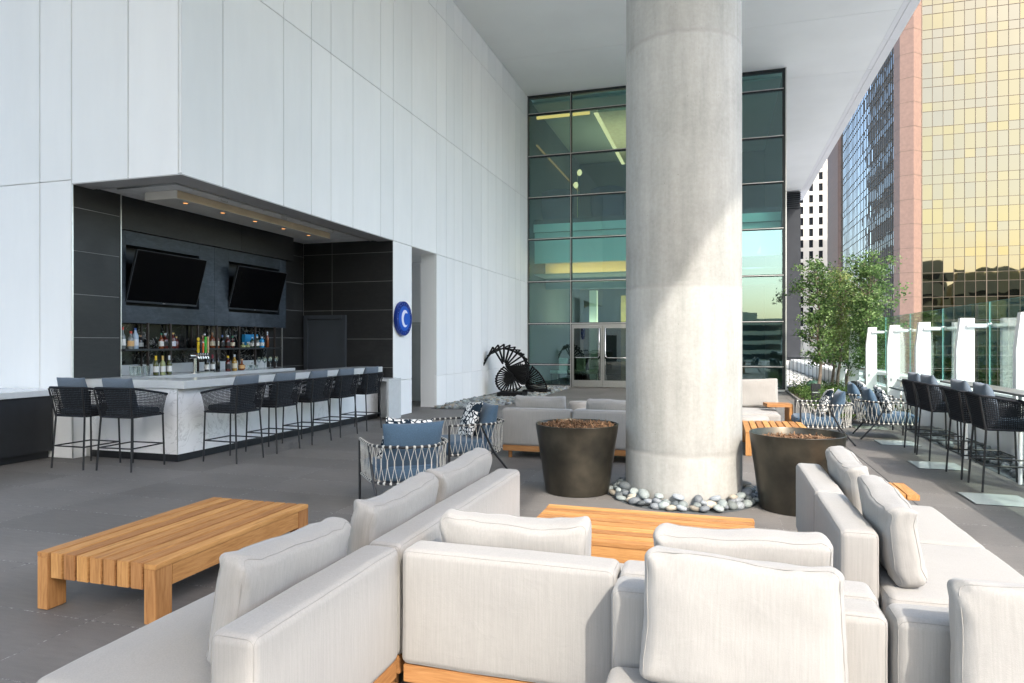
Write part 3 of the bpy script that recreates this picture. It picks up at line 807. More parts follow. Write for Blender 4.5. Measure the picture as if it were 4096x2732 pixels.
for i, ((nm, col), hh, k) in enumerate(HC):
    y = -.02 + i*.055
    mt = simple(nm, col, .4, 0, .05)
    f = MB(); f.tube([(.02,y,.285),(.08,y,.29),(.095,y,.26),(.10,y,.235)], [.012,.014,.013,.010], 8); f.tube([(.08,y,.29),(.085,y,.335)], .007, 6)
    fo = f.obj('tap_spout', CHROME, tt, 60)
    g = MB()
    w = .017 if k != 2 else .011
    g.prism([(y-w*.8,.335),(y+w*.8,.335),(y+w*1.15,.335+hh*.62),(y-w*1.15,.335+hh*.62)], 'x', .075, .098)
    if k == 0: g.lathe([(.0005,-.012),(.028,-.008),(.030,0),(.028,.008),(.0005,.012)], 16, (0,0,0)); 
    if k == 0:
        n = 16*5; g.v[-n:] = [(.087+z*1.0, y+x_, .335+hh*.76+y_) for (x_,y_,z) in g.v[-n:]]
    if k == 3:
        for q in range(3): soft_box(g, .03,.05-.008*q,.03,.01,3,c=(.087,y,.335+hh*.66+q*.028))
    if k in (1,4): g.box(.076,.097,y-w,y+w,.335+hh*.63,.335+hh*.8)
    ho = g.obj('tap_handle', mt, tt, bevel=.002)
    word = {0:'BEER',1:'COMMUNITY',3:'IPA'}.get(k)
    if word:
        l = MB(); sz = .028 if k != 1 else .021
        if k == 3: text_mesh(l, word, .016, lambda c, y=y: Vector((.0992, y+c.x, .35+c.y)))
        else: text_mesh(l, word, sz, lambda c, y=y, hh=hh: Vector((.0992, y-c.y, .335+hh*.33+c.x)))
        l.obj('lettering', LBL['black'] if k == 0 else LBL['white'], ho)
    if k == 0:
        l = MB()
        for (dy,dz,ww,hh2) in ((-.010,.006,.004,.007),(.008,.007,.004,.007),(.002,-.010,.014,.003)): l.box(.0995,.1005,y+dy-ww/2,y+dy+ww/2,.335+hh*.76+dz-hh2/2,.335+hh*.76+dz+hh2/2)
        l.obj('face_mark', LBL['black'], ho)
# socket
so = thing('wall_socket', 'white double wall socket behind the wine glasses', 'socket', (-8.83,11.25,1.16))
mb = MB(); mb.box(0,.008,-.04,.04,0,.07); mb.obj('plate', LBL['white'], so, bevel=.002)
mb = MB(); mb.box(.0085,.01,-.025,-.01,.02,.045); mb.box(.0085,.01,.01,.025,.02,.045); mb.obj('outlet', BLACK, so)

# side cabinet at the left edge
cb = thing('side_cabinet', 'black service cabinet with pale quartz worktop against the white wall', 'cabinet', (-9.3,5.6,0))
mb = MB(); mb.box(-.6,.55,-1.4,1.49,.87,.95); mb.obj('worktop', QUARTZ, cb, bevel=.003)
mb = MB(); mb.box(-.55,.46,-1.39,1.485,.10,.868); mb.obj('carcass', BLACK, cb)
mb = MB(); mb.box(-.5,.40,-1.38,1.48,.002,.1); mb.obj('kick_board', BLACK, cb)
for (y0,y1) in ((-1.38,-.42),(-.415,.545),(.55,1.48)):
    d = MB(); d.box(.461,.48,y0,y1,.105,.862); d = d.obj('door', BLACK, cb, bevel=.002)
    h = MB(); yy = y0+.06; h.tube([(.48,yy,.66),(.505,yy,.66),(.505,yy,.78),(.48,yy,.78)], .008, 6); h.obj('door_handle', STAINLESS, d, 60)
mb = MB(); mb.box(-.58,-.1,-1.35,1.05,.952,1.03); mb.obj('upstand', QUARTZ, cb, bevel=.003)

# round sign
sg = thing('round_sign', 'round blue sign with white crescent wave on the white pillar', 'sign', (XW,13.42,2.12))
SB = simple('deep_blue_sign_paint', (.004,.028,.22), .35, 0, .02); SB2 = simple('bright_blue_sign_paint', (.003,.085,.48), .4, 0, .02); SW = simple('white_sign_paint', (.72,.72,.86), .5, 0, .02)
def disc(mb, r, x0, x1, n=64, mi=0):
    mb.prism([(r*math.cos(2*PI*k/n), r*math.sin(2*PI*k/n)) for k in range(n)], 'x', x0, x1, mi)
mb = MB(); disc(mb,.375,.012,.085); mb.obj('sign_disc', SB, sg, smooth=40, bevel=.004)
mb = MB(); disc(mb,.272,.0852,.088); mb.obj('sign_centre', SB2, sg, smooth=40)
mb = MB(); disc(mb,.06,0,.012); mb.obj('standoff', STAINLESS, sg)
cr = []
# local y (along wall, +y away from camera) , z up. crescent open to the far side
for k in range(25):
    a = R(48 + (316-48)*k/24); cr.append((.02+.165*math.cos(a), .19*math.sin(a)))
for k in range(25):
    a = R(300 - (300-60)*k/24); cr.append((.075+.125*math.cos(a), -.01+.135*math.sin(a)))
mb = MB()
n2 = 25; vs = []
for x in (.0882,.0905):
    vs += [(x,p,q) for (p,q) in cr]
fs = []
for base in (0, 50):
    for k in range(24): fs.append((base+k, base+k+1, base+49-k-1, base+49-k))
for k in range(49): fs.append((k,k+1,51+k,50+k))
mb.add(vs, fs); mb.obj('crescent_mark', SW, sg)
mb = MB()
def ring_text(word, mid, step, flip):
    for i, ch in enumerate(word):
        if ch == ' ': continue
        off = (i-(len(word)-1)/2)*step
        a = R(mid - off) if not flip else R(mid + off)
        rr = .322
        cyy, czz = rr*math.cos(a), rr*math.sin(a)
        ta = a - PI/2 if not flip else a + PI/2
        def place(c, cyy=cyy, czz=czz, ta=ta):
            return Vector((.0862, cyy + c.x*math.cos(ta) - c.y*math.sin(ta), czz + c.x*math.sin(ta) + c.y*math.cos(ta)))
        text_mesh(mb, ch, .048, place)
ring_text("VINCENT'S", 88, 17.5, False); ring_text('SKYBAR', 272, 18, True)
for a in (183,357):
    y, z = .322*math.cos(R(a)), .322*math.sin(R(a)); mb.box(.0855,.0868,y-.006,y+.006,z-.006,z+.006)
mb.obj('lettering', SW, sg)

# ------------------------------------------------------------------ canopy
cp = thing('canopy', 'pale overhanging soffit slab roofing the terrace', 'canopy', (0,0,ZC))
mb = MB()
ys = [-9.5,-6,-2,4.5,11.5,16.0,20.37,24.65,33.27,46.0]
for a0,a1 in zip(ys[:-1],ys[1:]): mb.box(-16, 4.64, a0+.006, a1-.006, .003, .06)
mb.obj('soffit_panel', SOFFIT, cp)
mb = MB()
ye = [-9.5,-5,0,4,8,12,16,20,22.4,24.65,26.8,29,31.2,33.27,36,39,42.5,46]
for a0,a1 in zip(ye[:-1],ye[1:]):
    mb.box(4.648, 4.80, a0+.008, a1-.008, .010, .06); mb.box(4.806, 5.06, a0+.008, a1-.008, .0, .06)
mb.obj('soffit_edge', SOFFIT2, cp)
mb = MB(); mb.box(-16, 5.05, -9.5, 46, .062, 2.4); mb.obj('roof_slab', SOFFIT2, cp)

wg = thing('sky_block_wing', 'white unseen wing added behind the viewer to block low sky', 'building', (-9.5,-9.8,0))  # added out of view, sized to cut sky light on the left wall
m = MB()
for a0 in range(-6,2): m.box(a0*1.1,a0*1.1+1.09,0,.3,0,3.4); m.box(a0*1.1,a0*1.1+1.09,0,.3,3.41,ZC-.01)
m.obj('wall', WHITE, wg)
m = MB(); m.box(.3,1.3,.301,.33,0,2.2); m.obj('door', DOORGREY, wg)
# dark end wall with louvre
dw = thing('dark_end_wall', 'dark grey panelled wall with louvre beyond the glass corner', 'wall', (0,43,0))
mb = MB()
for a0,a1 in ((-2,1.2),(1.21,3.82),(3.83,4.62)):
    for z0,z1 in ((.55,2.0),(2.01,4.6),(4.61,9.5)): mb.box(a0,a1,0,.2,z0,z1)
mb.obj('wall_panel', DARKWALL, dw)
mb = MB(); mb.box(-2,4.6,.02,.3,.3,10.5); mb.obj('backing', BLACK, dw)
mb = MB()
for k in range(8): mb.add([(2,-.10,9.56+k*.12),(4.62,-.10,9.56+k*.12),(4.62,.05,9.64+k*.12),(2,.05,9.64+k*.12),(2,-.10,9.54+k*.12),(4.62,-.10,9.54+k*.12),(4.62,.05,9.62+k*.12),(2,.05,9.62+k*.12)], [(0,1,2,3),(7,6,5,4),(0,4,5,1),(2,6,7,3),(0,3,7,4),(1,5,6,2)])
mb.obj('louvre', DARKMETAL, dw)
mb = MB(); mb.box(2,4.62,-.1,.25,0,.52); mb.obj('curb', STEEL_W, dw)

# ------------------------------------------------------------------ concrete column
co = thing('concrete_column', 'massive round raw concrete column carrying the canopy', 'column', (-.36,7.32,0))
mb = MB(); mb.lathe([(.594,-.05),(.594,.49),(.589,.51),(.592,.53),(.592,2.17),(.587,2.185),(.590,2.2),(.590,4.63),(.585,4.645),(.588,4.66),(.588,ZC)], 96)
mb.obj('shaft', CONC, co, 40)
mb = MB()
n = 64
mb.prism([(.76*math.cos(2*PI*k/n), .80*math.sin(2*PI*k/n)) for k in range(n)], 'z', .001, .004)
mb.obj('pebble_pit', ST_DARK, co)

# ------------------------------------------------------------------ curtain wall
GY = 23.7
cw = thing('glass_curtain_wall', 'tall teal glazed curtain wall behind the concrete column', 'curtain wall', (0,GY,0))
cols = [-6.63,-5.045,-2.76,-1.0,.66,2.05]
rows = [.06,.80,2.28,3.793,5.33,6.842,8.342,9.878,10.56]
mb = MB()
for x in cols: mb.box(x-.03,x+.03,-.07,.12,0,10.55)
mb.box(1.99,2.08,-.06,.16,0,10.55)
for z in rows[:-1]:
    mb.box(-6.6,-5.06 if z < 2 else 2.02,-.05,.12,z-.035,z+.035)
    if z < 2: mb.box(-2.74,2.02,-.05,.12,z-.035,z+.035)
mb.box(-6.63,2.05,-.05,.12,10.46,10.55)
mb.obj('mullion', MULL, cw, bevel=.004)
mb = MB()
for z in rows[1:-1]:
    mb.box(-6.6,-5.06 if z < 2 else 2.02,-.105,-.071,z-.011,z+.011)
    if z < 2: mb.box(-2.74,2.02,-.105,-.071,z-.011,z+.011)
for x in cols[:1]+cols[1:-1]: mb.box(x-.007,x+.007,-.10,-.071,0,10.5)
mb.box(2.08,2.115,-.10,.16,0,10.55); mb.box(-6.6,-5.08,-.12,-.055,0,.055); mb.box(-2.7,2.1,-.12,-.055,0,.055)
mb.obj('silver_cap', TRIM, cw)
mb = MB()
for i,(a0,a1) in enumerate(zip(cols[:-1],cols[1:])):
    for j,(z0,z1) in enumerate(zip(rows[:-1],rows[1:])):
        if i == 1 and z1 <= 2.29: continue
        d = [random.uniform(-.0012,.0012) for _ in range(4)]
        mb.add([(a0,d[0],z0),(a1,d[1],z0),(a1,d[2],z1),(a0,d[3],z1)],[(0,1,2,3)])
mb.obj('glazing', GLASS_T, cw)
for i,(x0,x1,lab) in enumerate(((-5.0,-3.92,'left'),(-3.905,-2.82,'right'))):
    d = MB(); d.box(x0,x0+.06,-.04,.01,.02,2.2); d.box(x1-.06,x1,-.04,.01,.02,2.2); d.box(x0+.06,x1-.06,-.04,.01,2.10,2.2)
    d.box(x0+.06,x1-.06,-.04,.01,.02,.26)
    d = d.obj('door', DSTEEL, cw, bevel=.003)
    g = MB(); g.box(x0+.06,x1-.06,-.02,-.012,.26,2.10); g.obj('door_glass', glass_mat('door_glass_%d' % i, (.50,.58,.50), 1.1, 1.5, 0, .07), d)
    h = MB(); xi = x1-.10 if i == 0 else x0+.10; sg_ = -1 if i == 0 else 1
    h.tube([(xi,-.03,2.12),(xi,-.10,2.08),(xi,-.10,1.14),(xi+sg_*.03,-.10,1.08),(xi+sg_*.08,-.10,1.06),(xi+sg_*.82,-.10,1.06),(xi+sg_*.86,-.03,1.06)], .016, 8)
    h.tube([(xi,-.03,.3),(xi,-.09,.33),(xi,-.09,1.02)], .011, 6)
    h.obj('push_handle', CHROME, d, 60)
mb = MB(); mb.box(-5.03,-2.79,-.06,.05,2.205,2.245); mb.box(-5.04,-5.005,-.06,.05,0,2.2); mb.obj('door_frame', DSTEEL, cw)

# added area fill lights without fixtures, brightening the cove-lit lounge
for nm_, lc, sz_, en in (('upper_lounge_fill', (-3.6,28.5,8.6), 4.5, 20), ('lower_lounge_fill', (-4.2,28.5,2.2), 4.0, 70)):
    al = bpy.data.lights.new(nm_, 'AREA'); al.energy = en; al.size = sz_; al.color = (1,.72,.46)
    ao = bpy.data.objects.new(nm_, al); COL.objects.link(ao); ao.location = lc; ao.rotation_euler = (PI,0,0)
# lounge seen through the glazing
lg = thing('lounge_interior', 'dim lounge with warm cove lights behind the teal glazing', 'interior')
mb = MB(); mb.box(-6.6,3,23.85,33,-.05,0); mb.obj('lounge_floor', simple('lounge_brown_floor', (.10,.085,.06), .3, 0, .1, 2), lg)
mb = MB()
mb.box(-6.64,-6.6,23.85,33,0,10.5); mb.box(-6.6,2.4,33,33.1,0,10.5); mb.box(2.02,2.08,23.9,33,0,10.5)
mb.obj('lounge_wall', GROOVED, lg)
mb = MB(); mb.box(-6.6,2.0,24.8,33,6.05,6.15); mb.obj('upper_floor', simple('upper_lounge_carpet', (.03,.035,.04), .9), lg)
mb = MB(); mb.box(-6.6,2.0,24.4,24.8,6.0,6.18); mb.obj('slab_edge', BLACK, lg)
mb = MB(); mb.box(-6.6,2.0,24.3,24.4,5.70,5.99); mb.box(-6.6,2.0,24.45,24.55,4.55,5.69); mb.obj('spandrel_panel', LOUNGEW, lg)
mb = MB(); mb.box(-6.6,2.0,24.45,26.2,4.12,4.16); mb.box(-6.6,-3.2,26.2,33,4.22,4.26); mb.box(-3.2,2.0,27.5,33,4.22,4.26); mb.box(-6.6,2,26.15,26.2,3.7,4.12); mb.obj('lower_ceiling', LOUNGEC, lg)
HID = emit('hidden_cove_strip', (1,.42,.10), 6.5)
mb = MB(); mb.box(-6.4,-3.0,25.6,25.66,4.18,4.22); mb.obj('cove_light', HID, lg)
mb = MB(); mb.box(-6.6,-2.9,26.1,26.15,4.165,4.9); mb.obj('cove_panel', LOUNGEW, lg)
mb = MB(); mb.box(-6.6,2.0,24.2,33,10.42,10.5); mb.obj('upper_ceiling', LOUNGEC, lg)
mb = MB(); mb.box(-6.5,-4.5,24.36,24.42,9.93,10.06); mb.obj('cove_light', WARM, lg)
mb = MB(); mb.box(-4.52,-4.36,25.3,33,10.262,10.279); mb.obj('ceiling_slot', WARM2, lg)
mb = MB(); mb.box(-4.36,-1.9,25.3,33,10.28,10.36); mb.obj('ceiling_raft', simple('warm_raft_paint', (.75,.66,.48), .8), lg)
mb = MB(); mb.box(-6.58,-6.53,24.6,32.5,9.0,9.05); mb.obj('cove_light', emit('dim_cove_strip', (1,.45,.14), .07), lg)
mb = MB(); mb.box(-4.0,-2.9,29,29.1,0,3.6); mb.box(-2.3,-1.2,30,30.1,0,3.6); mb.obj('gold_drape', simple('ochre_drape', (.32,.24,.08), .8, 0, .2, 4), lg)
mb = MB(); mb.box(-5.0,-4.7,27.0,27.3,0,3.7); mb.obj('inner_column', LOUNGEW, lg)
def lounge_chair(x, y, z, lab, big):
    t = thing('lounge_chair', lab, 'chair', (x,y,z), 0 if big else PI*.8, 'chairs inside the lounge')
    if big:
        b = MB(); soft_box(b, 1.3,.22,1.25,.1,5,c=(0,0,.75), sag=lambda q,u: [q[0]*(1-.12*max(0,-u[2])), q[1]+.12*u[0]*u[0], q[2]-.10*abs(u[0])**3*max(0,u[2])]); b.obj('backrest', FIBRE, t, 60)
        s = MB(); soft_box(s, 1.1,.8,.3,.08,4,c=(0,.45,.35)); s.obj('seat', FIBRE, t, 60)
        l = MB()
        for sx in (-.4,.4):
            for yy in (.1,.8): l.tube([(sx,yy,0),(sx,yy,.22)],.025,6)
        l.obj('leg', BLACKMETAL, t)
    else:
        w = simple('cream_dining_fabric', (.60,.62,.55), .8) if 'cream_dining_fabric' not in bpy.data.materials else bpy.data.materials['cream_dining_fabric']
        s = MB(); soft_box(s,.5,.5,.12,.04,3,c=(0,0,.46)); s.obj('seat', w, t, 60)
        b = MB(); soft_box(b,.48,.08,.5,.04,3,c=(0,-.24,.75)); b.obj('backrest', w, t, 60)
        for sx in (-.2,.2):
            for yy in (-.2,.2):
                l = MB(); l.tube([(sx,yy,0),(sx,yy,.41)],.02,6); l.obj('leg', BLACK, t)
lounge_chair(-6.0,25.5,6.16,'navy armchair upstairs, nearer the white wall', True)
lounge_chair(-4.05,25.5,6.16,'dark armchair upstairs, nearer the concrete column', True)
lounge_chair(-5.9,25.4,0,'cream dining chair behind the lowest left pane', False)
lounge_chair(-5.3,25.9,0,'cream dining chair behind the mullion by the doors', False)
lounge_chair(-4.75,25.6,0,'cream dining chair seen through the left door glass', False)
fl = thing('floor_lamp', 'slim brass floor lamp with glowing discs upstairs', 'lamp', (-5.08,25.0,6.2))
mb = MB(); mb.tube([(0,0,0),(0,0,1.75)], .012, 6); mb.lathe([(.12,0),(.12,.015),(.0005,.015)],12); mb.obj('pole', simple('brass', (.6,.45,.2), .3, 1), fl)
for z, x in ((1.78,.08),(1.32,-.06)):
    s = MB(); s.lathe([(.0005,-.12),(.06,-.10),(.10,0),(.06,.10),(.0005,.12)],14,(x,0,z)); s.obj('lamp_disc', WARM2, fl, 60)

def pillow_sag(q, u, k):
    c = max(0, abs(u[0])+abs(u[2])-1.25)          # gathered corners
    cr = .020*c*math.sin(46*(abs(q[0])-abs(q[2]))+k*3)
    mid = .010*max(0,1-abs(u[2]))*math.sin(9*q[0]+k*2)*max(0,1-u[0]*u[0])
    return [q[0]*(1-.018*(1-u[2]*u[2])), q[1]+cr+mid*.5, q[2]-.011*math.cos(u[0]*2.0+k*.7)*max(0,u[2])-.004*u[0]+.005*max(0,u[2])*abs(u[0])**5]
# ------------------------------------------------------------------ sofas
def sofa(label, w, loc, rz, pillows, depth=.94, group='modular off white sofas', back=True, backspan=None, legs=True):
    t = thing('sofa_module', label, 'sofa', loc, rz, group)
    b0, b1 = backspan or (-w/2, w/2)
    fm = MB(); y1 = depth-.03
    fm.box(-w/2+.012,w/2-.012,.012,.05,.10,.178,0,.3); fm.obj('frame', WX, t, bevel=.004)
    f2 = MB(); f2.box(-w/2+.012,w/2-.012,y1-.04,y1,.10,.176); f2.obj('frame', WX, t, bevel=.004)
    f3 = MB(); f3.box(-w/2+.012,-w/2+.05,.052,y1-.042,.10,.177); f3.box(w/2-.05,w/2-.012,.052,y1-.042,.10,.177); f3.obj('frame', WY, t, bevel=.004)
    for sx in (-1,1):
        for yy in (.09, depth-.12):
            l = MB(); l.lathe([(.026,.001),(.029,.10)], 14, (sx*(w/2-.10), yy, 0)); l.obj('leg', WZ, t, 50)
    s = MB()
    soft_box(s, w-.006, depth-.19 if back else depth, .245, .045, 10, puff=(0,0,.016), wr=.003, c=(0,(.19+depth)/2 if back else depth/2,.30), seed=loc[0]+loc[1], seams=[(2,1)], seam_mi=1, sr=.0014)
    s.obj('seat', [F_OFF, F_SEAM], t, 180)
    if back:
        b = MB(); soft_box(b, b1-b0-.006, .178, .508, .035, 10, puff=(0,.006,.004), wr=.0025, c=((b0+b1)/2,.09,.433), seed=loc[1]*2+loc[0], seams=[(1,-1),(1,1),(0,1),(0,-1)], seam_mi=1, sr=.0014)
        b.obj('backrest', [F_OFF, F_SEAM], t, 180)
    for i, (px, pw, ph, tilt, yaw) in enumerate(pillows):
        p = MB()
        k = (loc[0]*3+i*1.7+loc[1])
        soft_box(p, pw, .125, ph, .045, 12, puff=(.008,.026,-.012), wr=.013, seed=k, c=(0,0,0), seams=[(1,1),(1,-1)], seam_mi=1, sr=.0016,
                 sag=lambda q,u: pillow_sag(q,u,k))
        po = p.obj('back_cushion', [F_OFF, F_SEAM], t, 180)
        po.location = (px, .185+.066+.022+math.sin(R(tilt))*ph*.5*.75, .425+ph/2*math.cos(R(tilt))+.01)
        po.rotation_euler = (R(tilt), R(random.uniform(-1.5,1.5)), R(yaw))
    return t
P = lambda x, w=.74, h=.42, t=11, y=0: (x, w, h, t, y)
sofa('off white sofa module facing the left coffee table, nearest the camera', 1.00, (-1.365,2.25,0), PI/2, [(.08,.74,.40,9,0)])
sofa('long off white sofa module facing the left coffee table, near the planter', 1.93, (-1.365,3.72,0), PI/2, [(-.43,.84,.40,9,1),(.48,.88,.40,10,-1)])
sofa('off white sofa module with its back to camera, right of the wooden framed corner', .955, (-.868,2.70,0), 0, [(-.03,.70,.375,9,0)])
sofa('off white sofa module facing the centre coffee table, backing onto another sofa', .945, (.085,2.70,0), 0, [(.0,.70,.385,9,1)])
sofa('off white sofa module facing camera with one big square cushion', .935, (.078,2.682,0), PI, [(.01,.63,.45,10,0)], 1.0)
sofa('off white sofa module facing camera at the lower right edge', .95, (1.03,2.682,0), PI, [(-.01,.70,.45,10,-3)], 1.0)
sofa('off white chaise module facing the drink rail, nearer the camera', 1.03, (.56,4.0,0), -PI/2, [(.03,.76,.40,8,-1)], .93, backspan=(-.515,.40))
sofa('off white chaise module facing the drink rail, nearer the round planter', 1.04, (.56,5.035,0), -PI/2, [(-.05,.78,.40,8,1)], .93)
sofa('off white sofa module behind the left planter, beside the rope armchairs', .985, (-2.39,8.92,0), 0, [(-.01,.74,.42,11,0)])
sofa('off white sofa module half hidden between left planter and column', .985, (-1.40,8.92,0), 0, [(.02,.72,.39,11,0)])
sofa('off white sofa module facing camera between column and rope armchair', 1.15, (.40,13.15,0), PI, [(-.18,.84,.52,9,0)], 1.32)
# poufs
def pouf(x, y, r, h, lab):
    p = MB(); p.lathe([(r*.93,.012),(r,.05),(r*1.01,h*.5),(r,h-.06),(r*.97,h-.025),(r*.90,h-.004),(r*.5,h+.006),(.0005,h+.008)], 40)
    o = p.obj('pouf', F_OFF, None, 60); o.location = (x,y,0)
    tag(o, lab, 'pouf', 'round fabric poufs')
pouf(-2.62,13.2,.24,.43,'round cream pouf beyond the sofa behind the left planter')
pouf(-2.25,12.3,.30,.37,'broad low cream pouf half hidden behind the far sofa cushions')
pouf(.40,11.85,.40,.39,'round cream pouf between column edge and small far coffee table')

# ------------------------------------------------------------------ teak tables
def coffee_table(loc, rz, label, L=1.50, W=.88, H=.345, gap=.015):
    t = thing('coffee_table', label, 'coffee table', loc, rz, 'slatted teak coffee tables')
    n = 9; sw = (W-gap*(n-1))/n
    lw = sw
    for k in range(n):
        x0 = -W/2 + k*(sw+gap); m = MB()
        v = random.random()
        if k in (0, n-1): m.box(x0,x0+sw,-L/2,L/2,H-.028,H,0,v)
        else: m.box(x0,x0+sw,-L/2+.006,L/2-.006,H-.15,H,0,v)
        m.mi[2] = m.mi[4] = 1
        m.obj('slat', [WY, WZ], t, bevel=.0035)
    for sx in (0, n-1):
        x0 = -W/2 + sx*(sw+gap)
        for sy in (-1,1):
            m = MB(); y0,y1 = (-L/2,-L/2+.125) if sy < 0 else (L/2-.125,L/2)
            m.box(x0+.001,x0+sw-.001,y0+.001,y1-.001,.004,H-.0285); m.obj('leg', WZ, t, bevel=.003)
        m = MB(); m.box(x0+.002,x0+sw-.004,-L/2+.127,L/2-.127,H-.15,H-.0285); m.obj('side_rail', WY, t, bevel=.003)
    for sy in (-.5,.5):
        m = MB(); m.box(-W/2+sw+.001,W/2-sw-.001,sy*L*.8-.03,sy*L*.8+.03,H-.18,H-.152); m.obj('cross_rail', WX, t)
    return t
ct = coffee_table((-3.475,3.79,0), R(.5), 'big teak slatted coffee table on the left paving')
dup(ct, (-.51,4.66,0), PI/2, 'teak slatted coffee table between the sofa cushions and the column pebbles')
dup(ct, (.80,10.80,0), 0, 'small far teak slatted table behind the right planter')
def side_table(loc, rz, label):
    t = thing('side_table', label, 'side table', loc, rz)
    n = 5
    for k in range(n):
        m = MB(); m.box(-.24+k*.0975,-.24+k*.0975+.09,-.24,.24,.355,.40); m.obj('slat', WY, t, bevel=.003)
    m = MB(); m.box(.03,.09,-.2,.2,.05,.353); m.box(-.2,.2,-.2,.2,.004,.05); m.obj('pedestal', WZ, t, bevel=.003)
    m = MB(); m.box(-.23,.235,-.05,.05,.335,.354); m.obj('cross_rail', WX, t)
side_table((1.27,6.24,0), 0, 'small square teak side table beside the right chaise')
t = thing('teak_arm_table', 'teak bracket shaped side table standing at the far sofa end', 'side table', (.98,12.42,0), R(8))
m = MB(); m.box(-.22,.20,-.17,.17,.50,.555); m.obj('table_top', WX, t, bevel=.003)
m = MB(); m.box(.14,.20,-.17,.17,.003,.498); m.obj('leg', WZ, t, bevel=.003)
m = MB(); m.box(-.2,.138,-.16,.16,.003,.04); m.obj('foot_plate', WX, t, bevel=.003)

# ------------------------------------------------------------------ planters
def planter(loc, label, fill, rt=.445, rb=.34, H=.73):
    t = thing('planter', label, 'planter', loc, 0, 'round bronze planters')
    b = MB(); b.lathe([(rb,.004),(rt,H-.004),(rt-.003,H),(rt-.012,H),(rt-.014,H-.004),(rt-.045,H-.12),(.0005,H-.12)], 72); b.obj('bowl', BRONZE, t, 40)
    s = MB(); s.lathe([(rt-.05,fill-.02),(rt*.6,fill),(.0005,fill+.012)], 32); s.obj('soil', SOIL, t, 60)
    c = MB()
    for k in range(1500):
        a = random.random()*2*PI; rr = (rt-.055)*math.sqrt(random.random())
        L = random.uniform(.012,.045); w = random.uniform(.003,.007)
        d = Vector((random.gauss(0,1),random.gauss(0,1),random.gauss(0,.28))).normalized()
        p = Vector((rr*math.cos(a), rr*math.sin(a), fill+.012*(1-rr/rt)+random.uniform(0,.016)))
        s_ = d.cross(Vector((0,0,1))).normalized()*w
        c.add([p-d*L-s_,p+d*L-s_,p+d*L+s_,p-d*L+s_],[(0,1,2,3)])
    tag(c.obj('mulch', MULCH, t), None, None, None, 'stuff')
    return t
planter((-1.46,7.16,0), 'round bronze planter on the left of the column', .705)
planter((.72,7.02,0), 'round bronze planter on the right of the column', .655, .435)
planter((.66,15.0,0), 'round bronze planter farthest away before the glazing', .70)

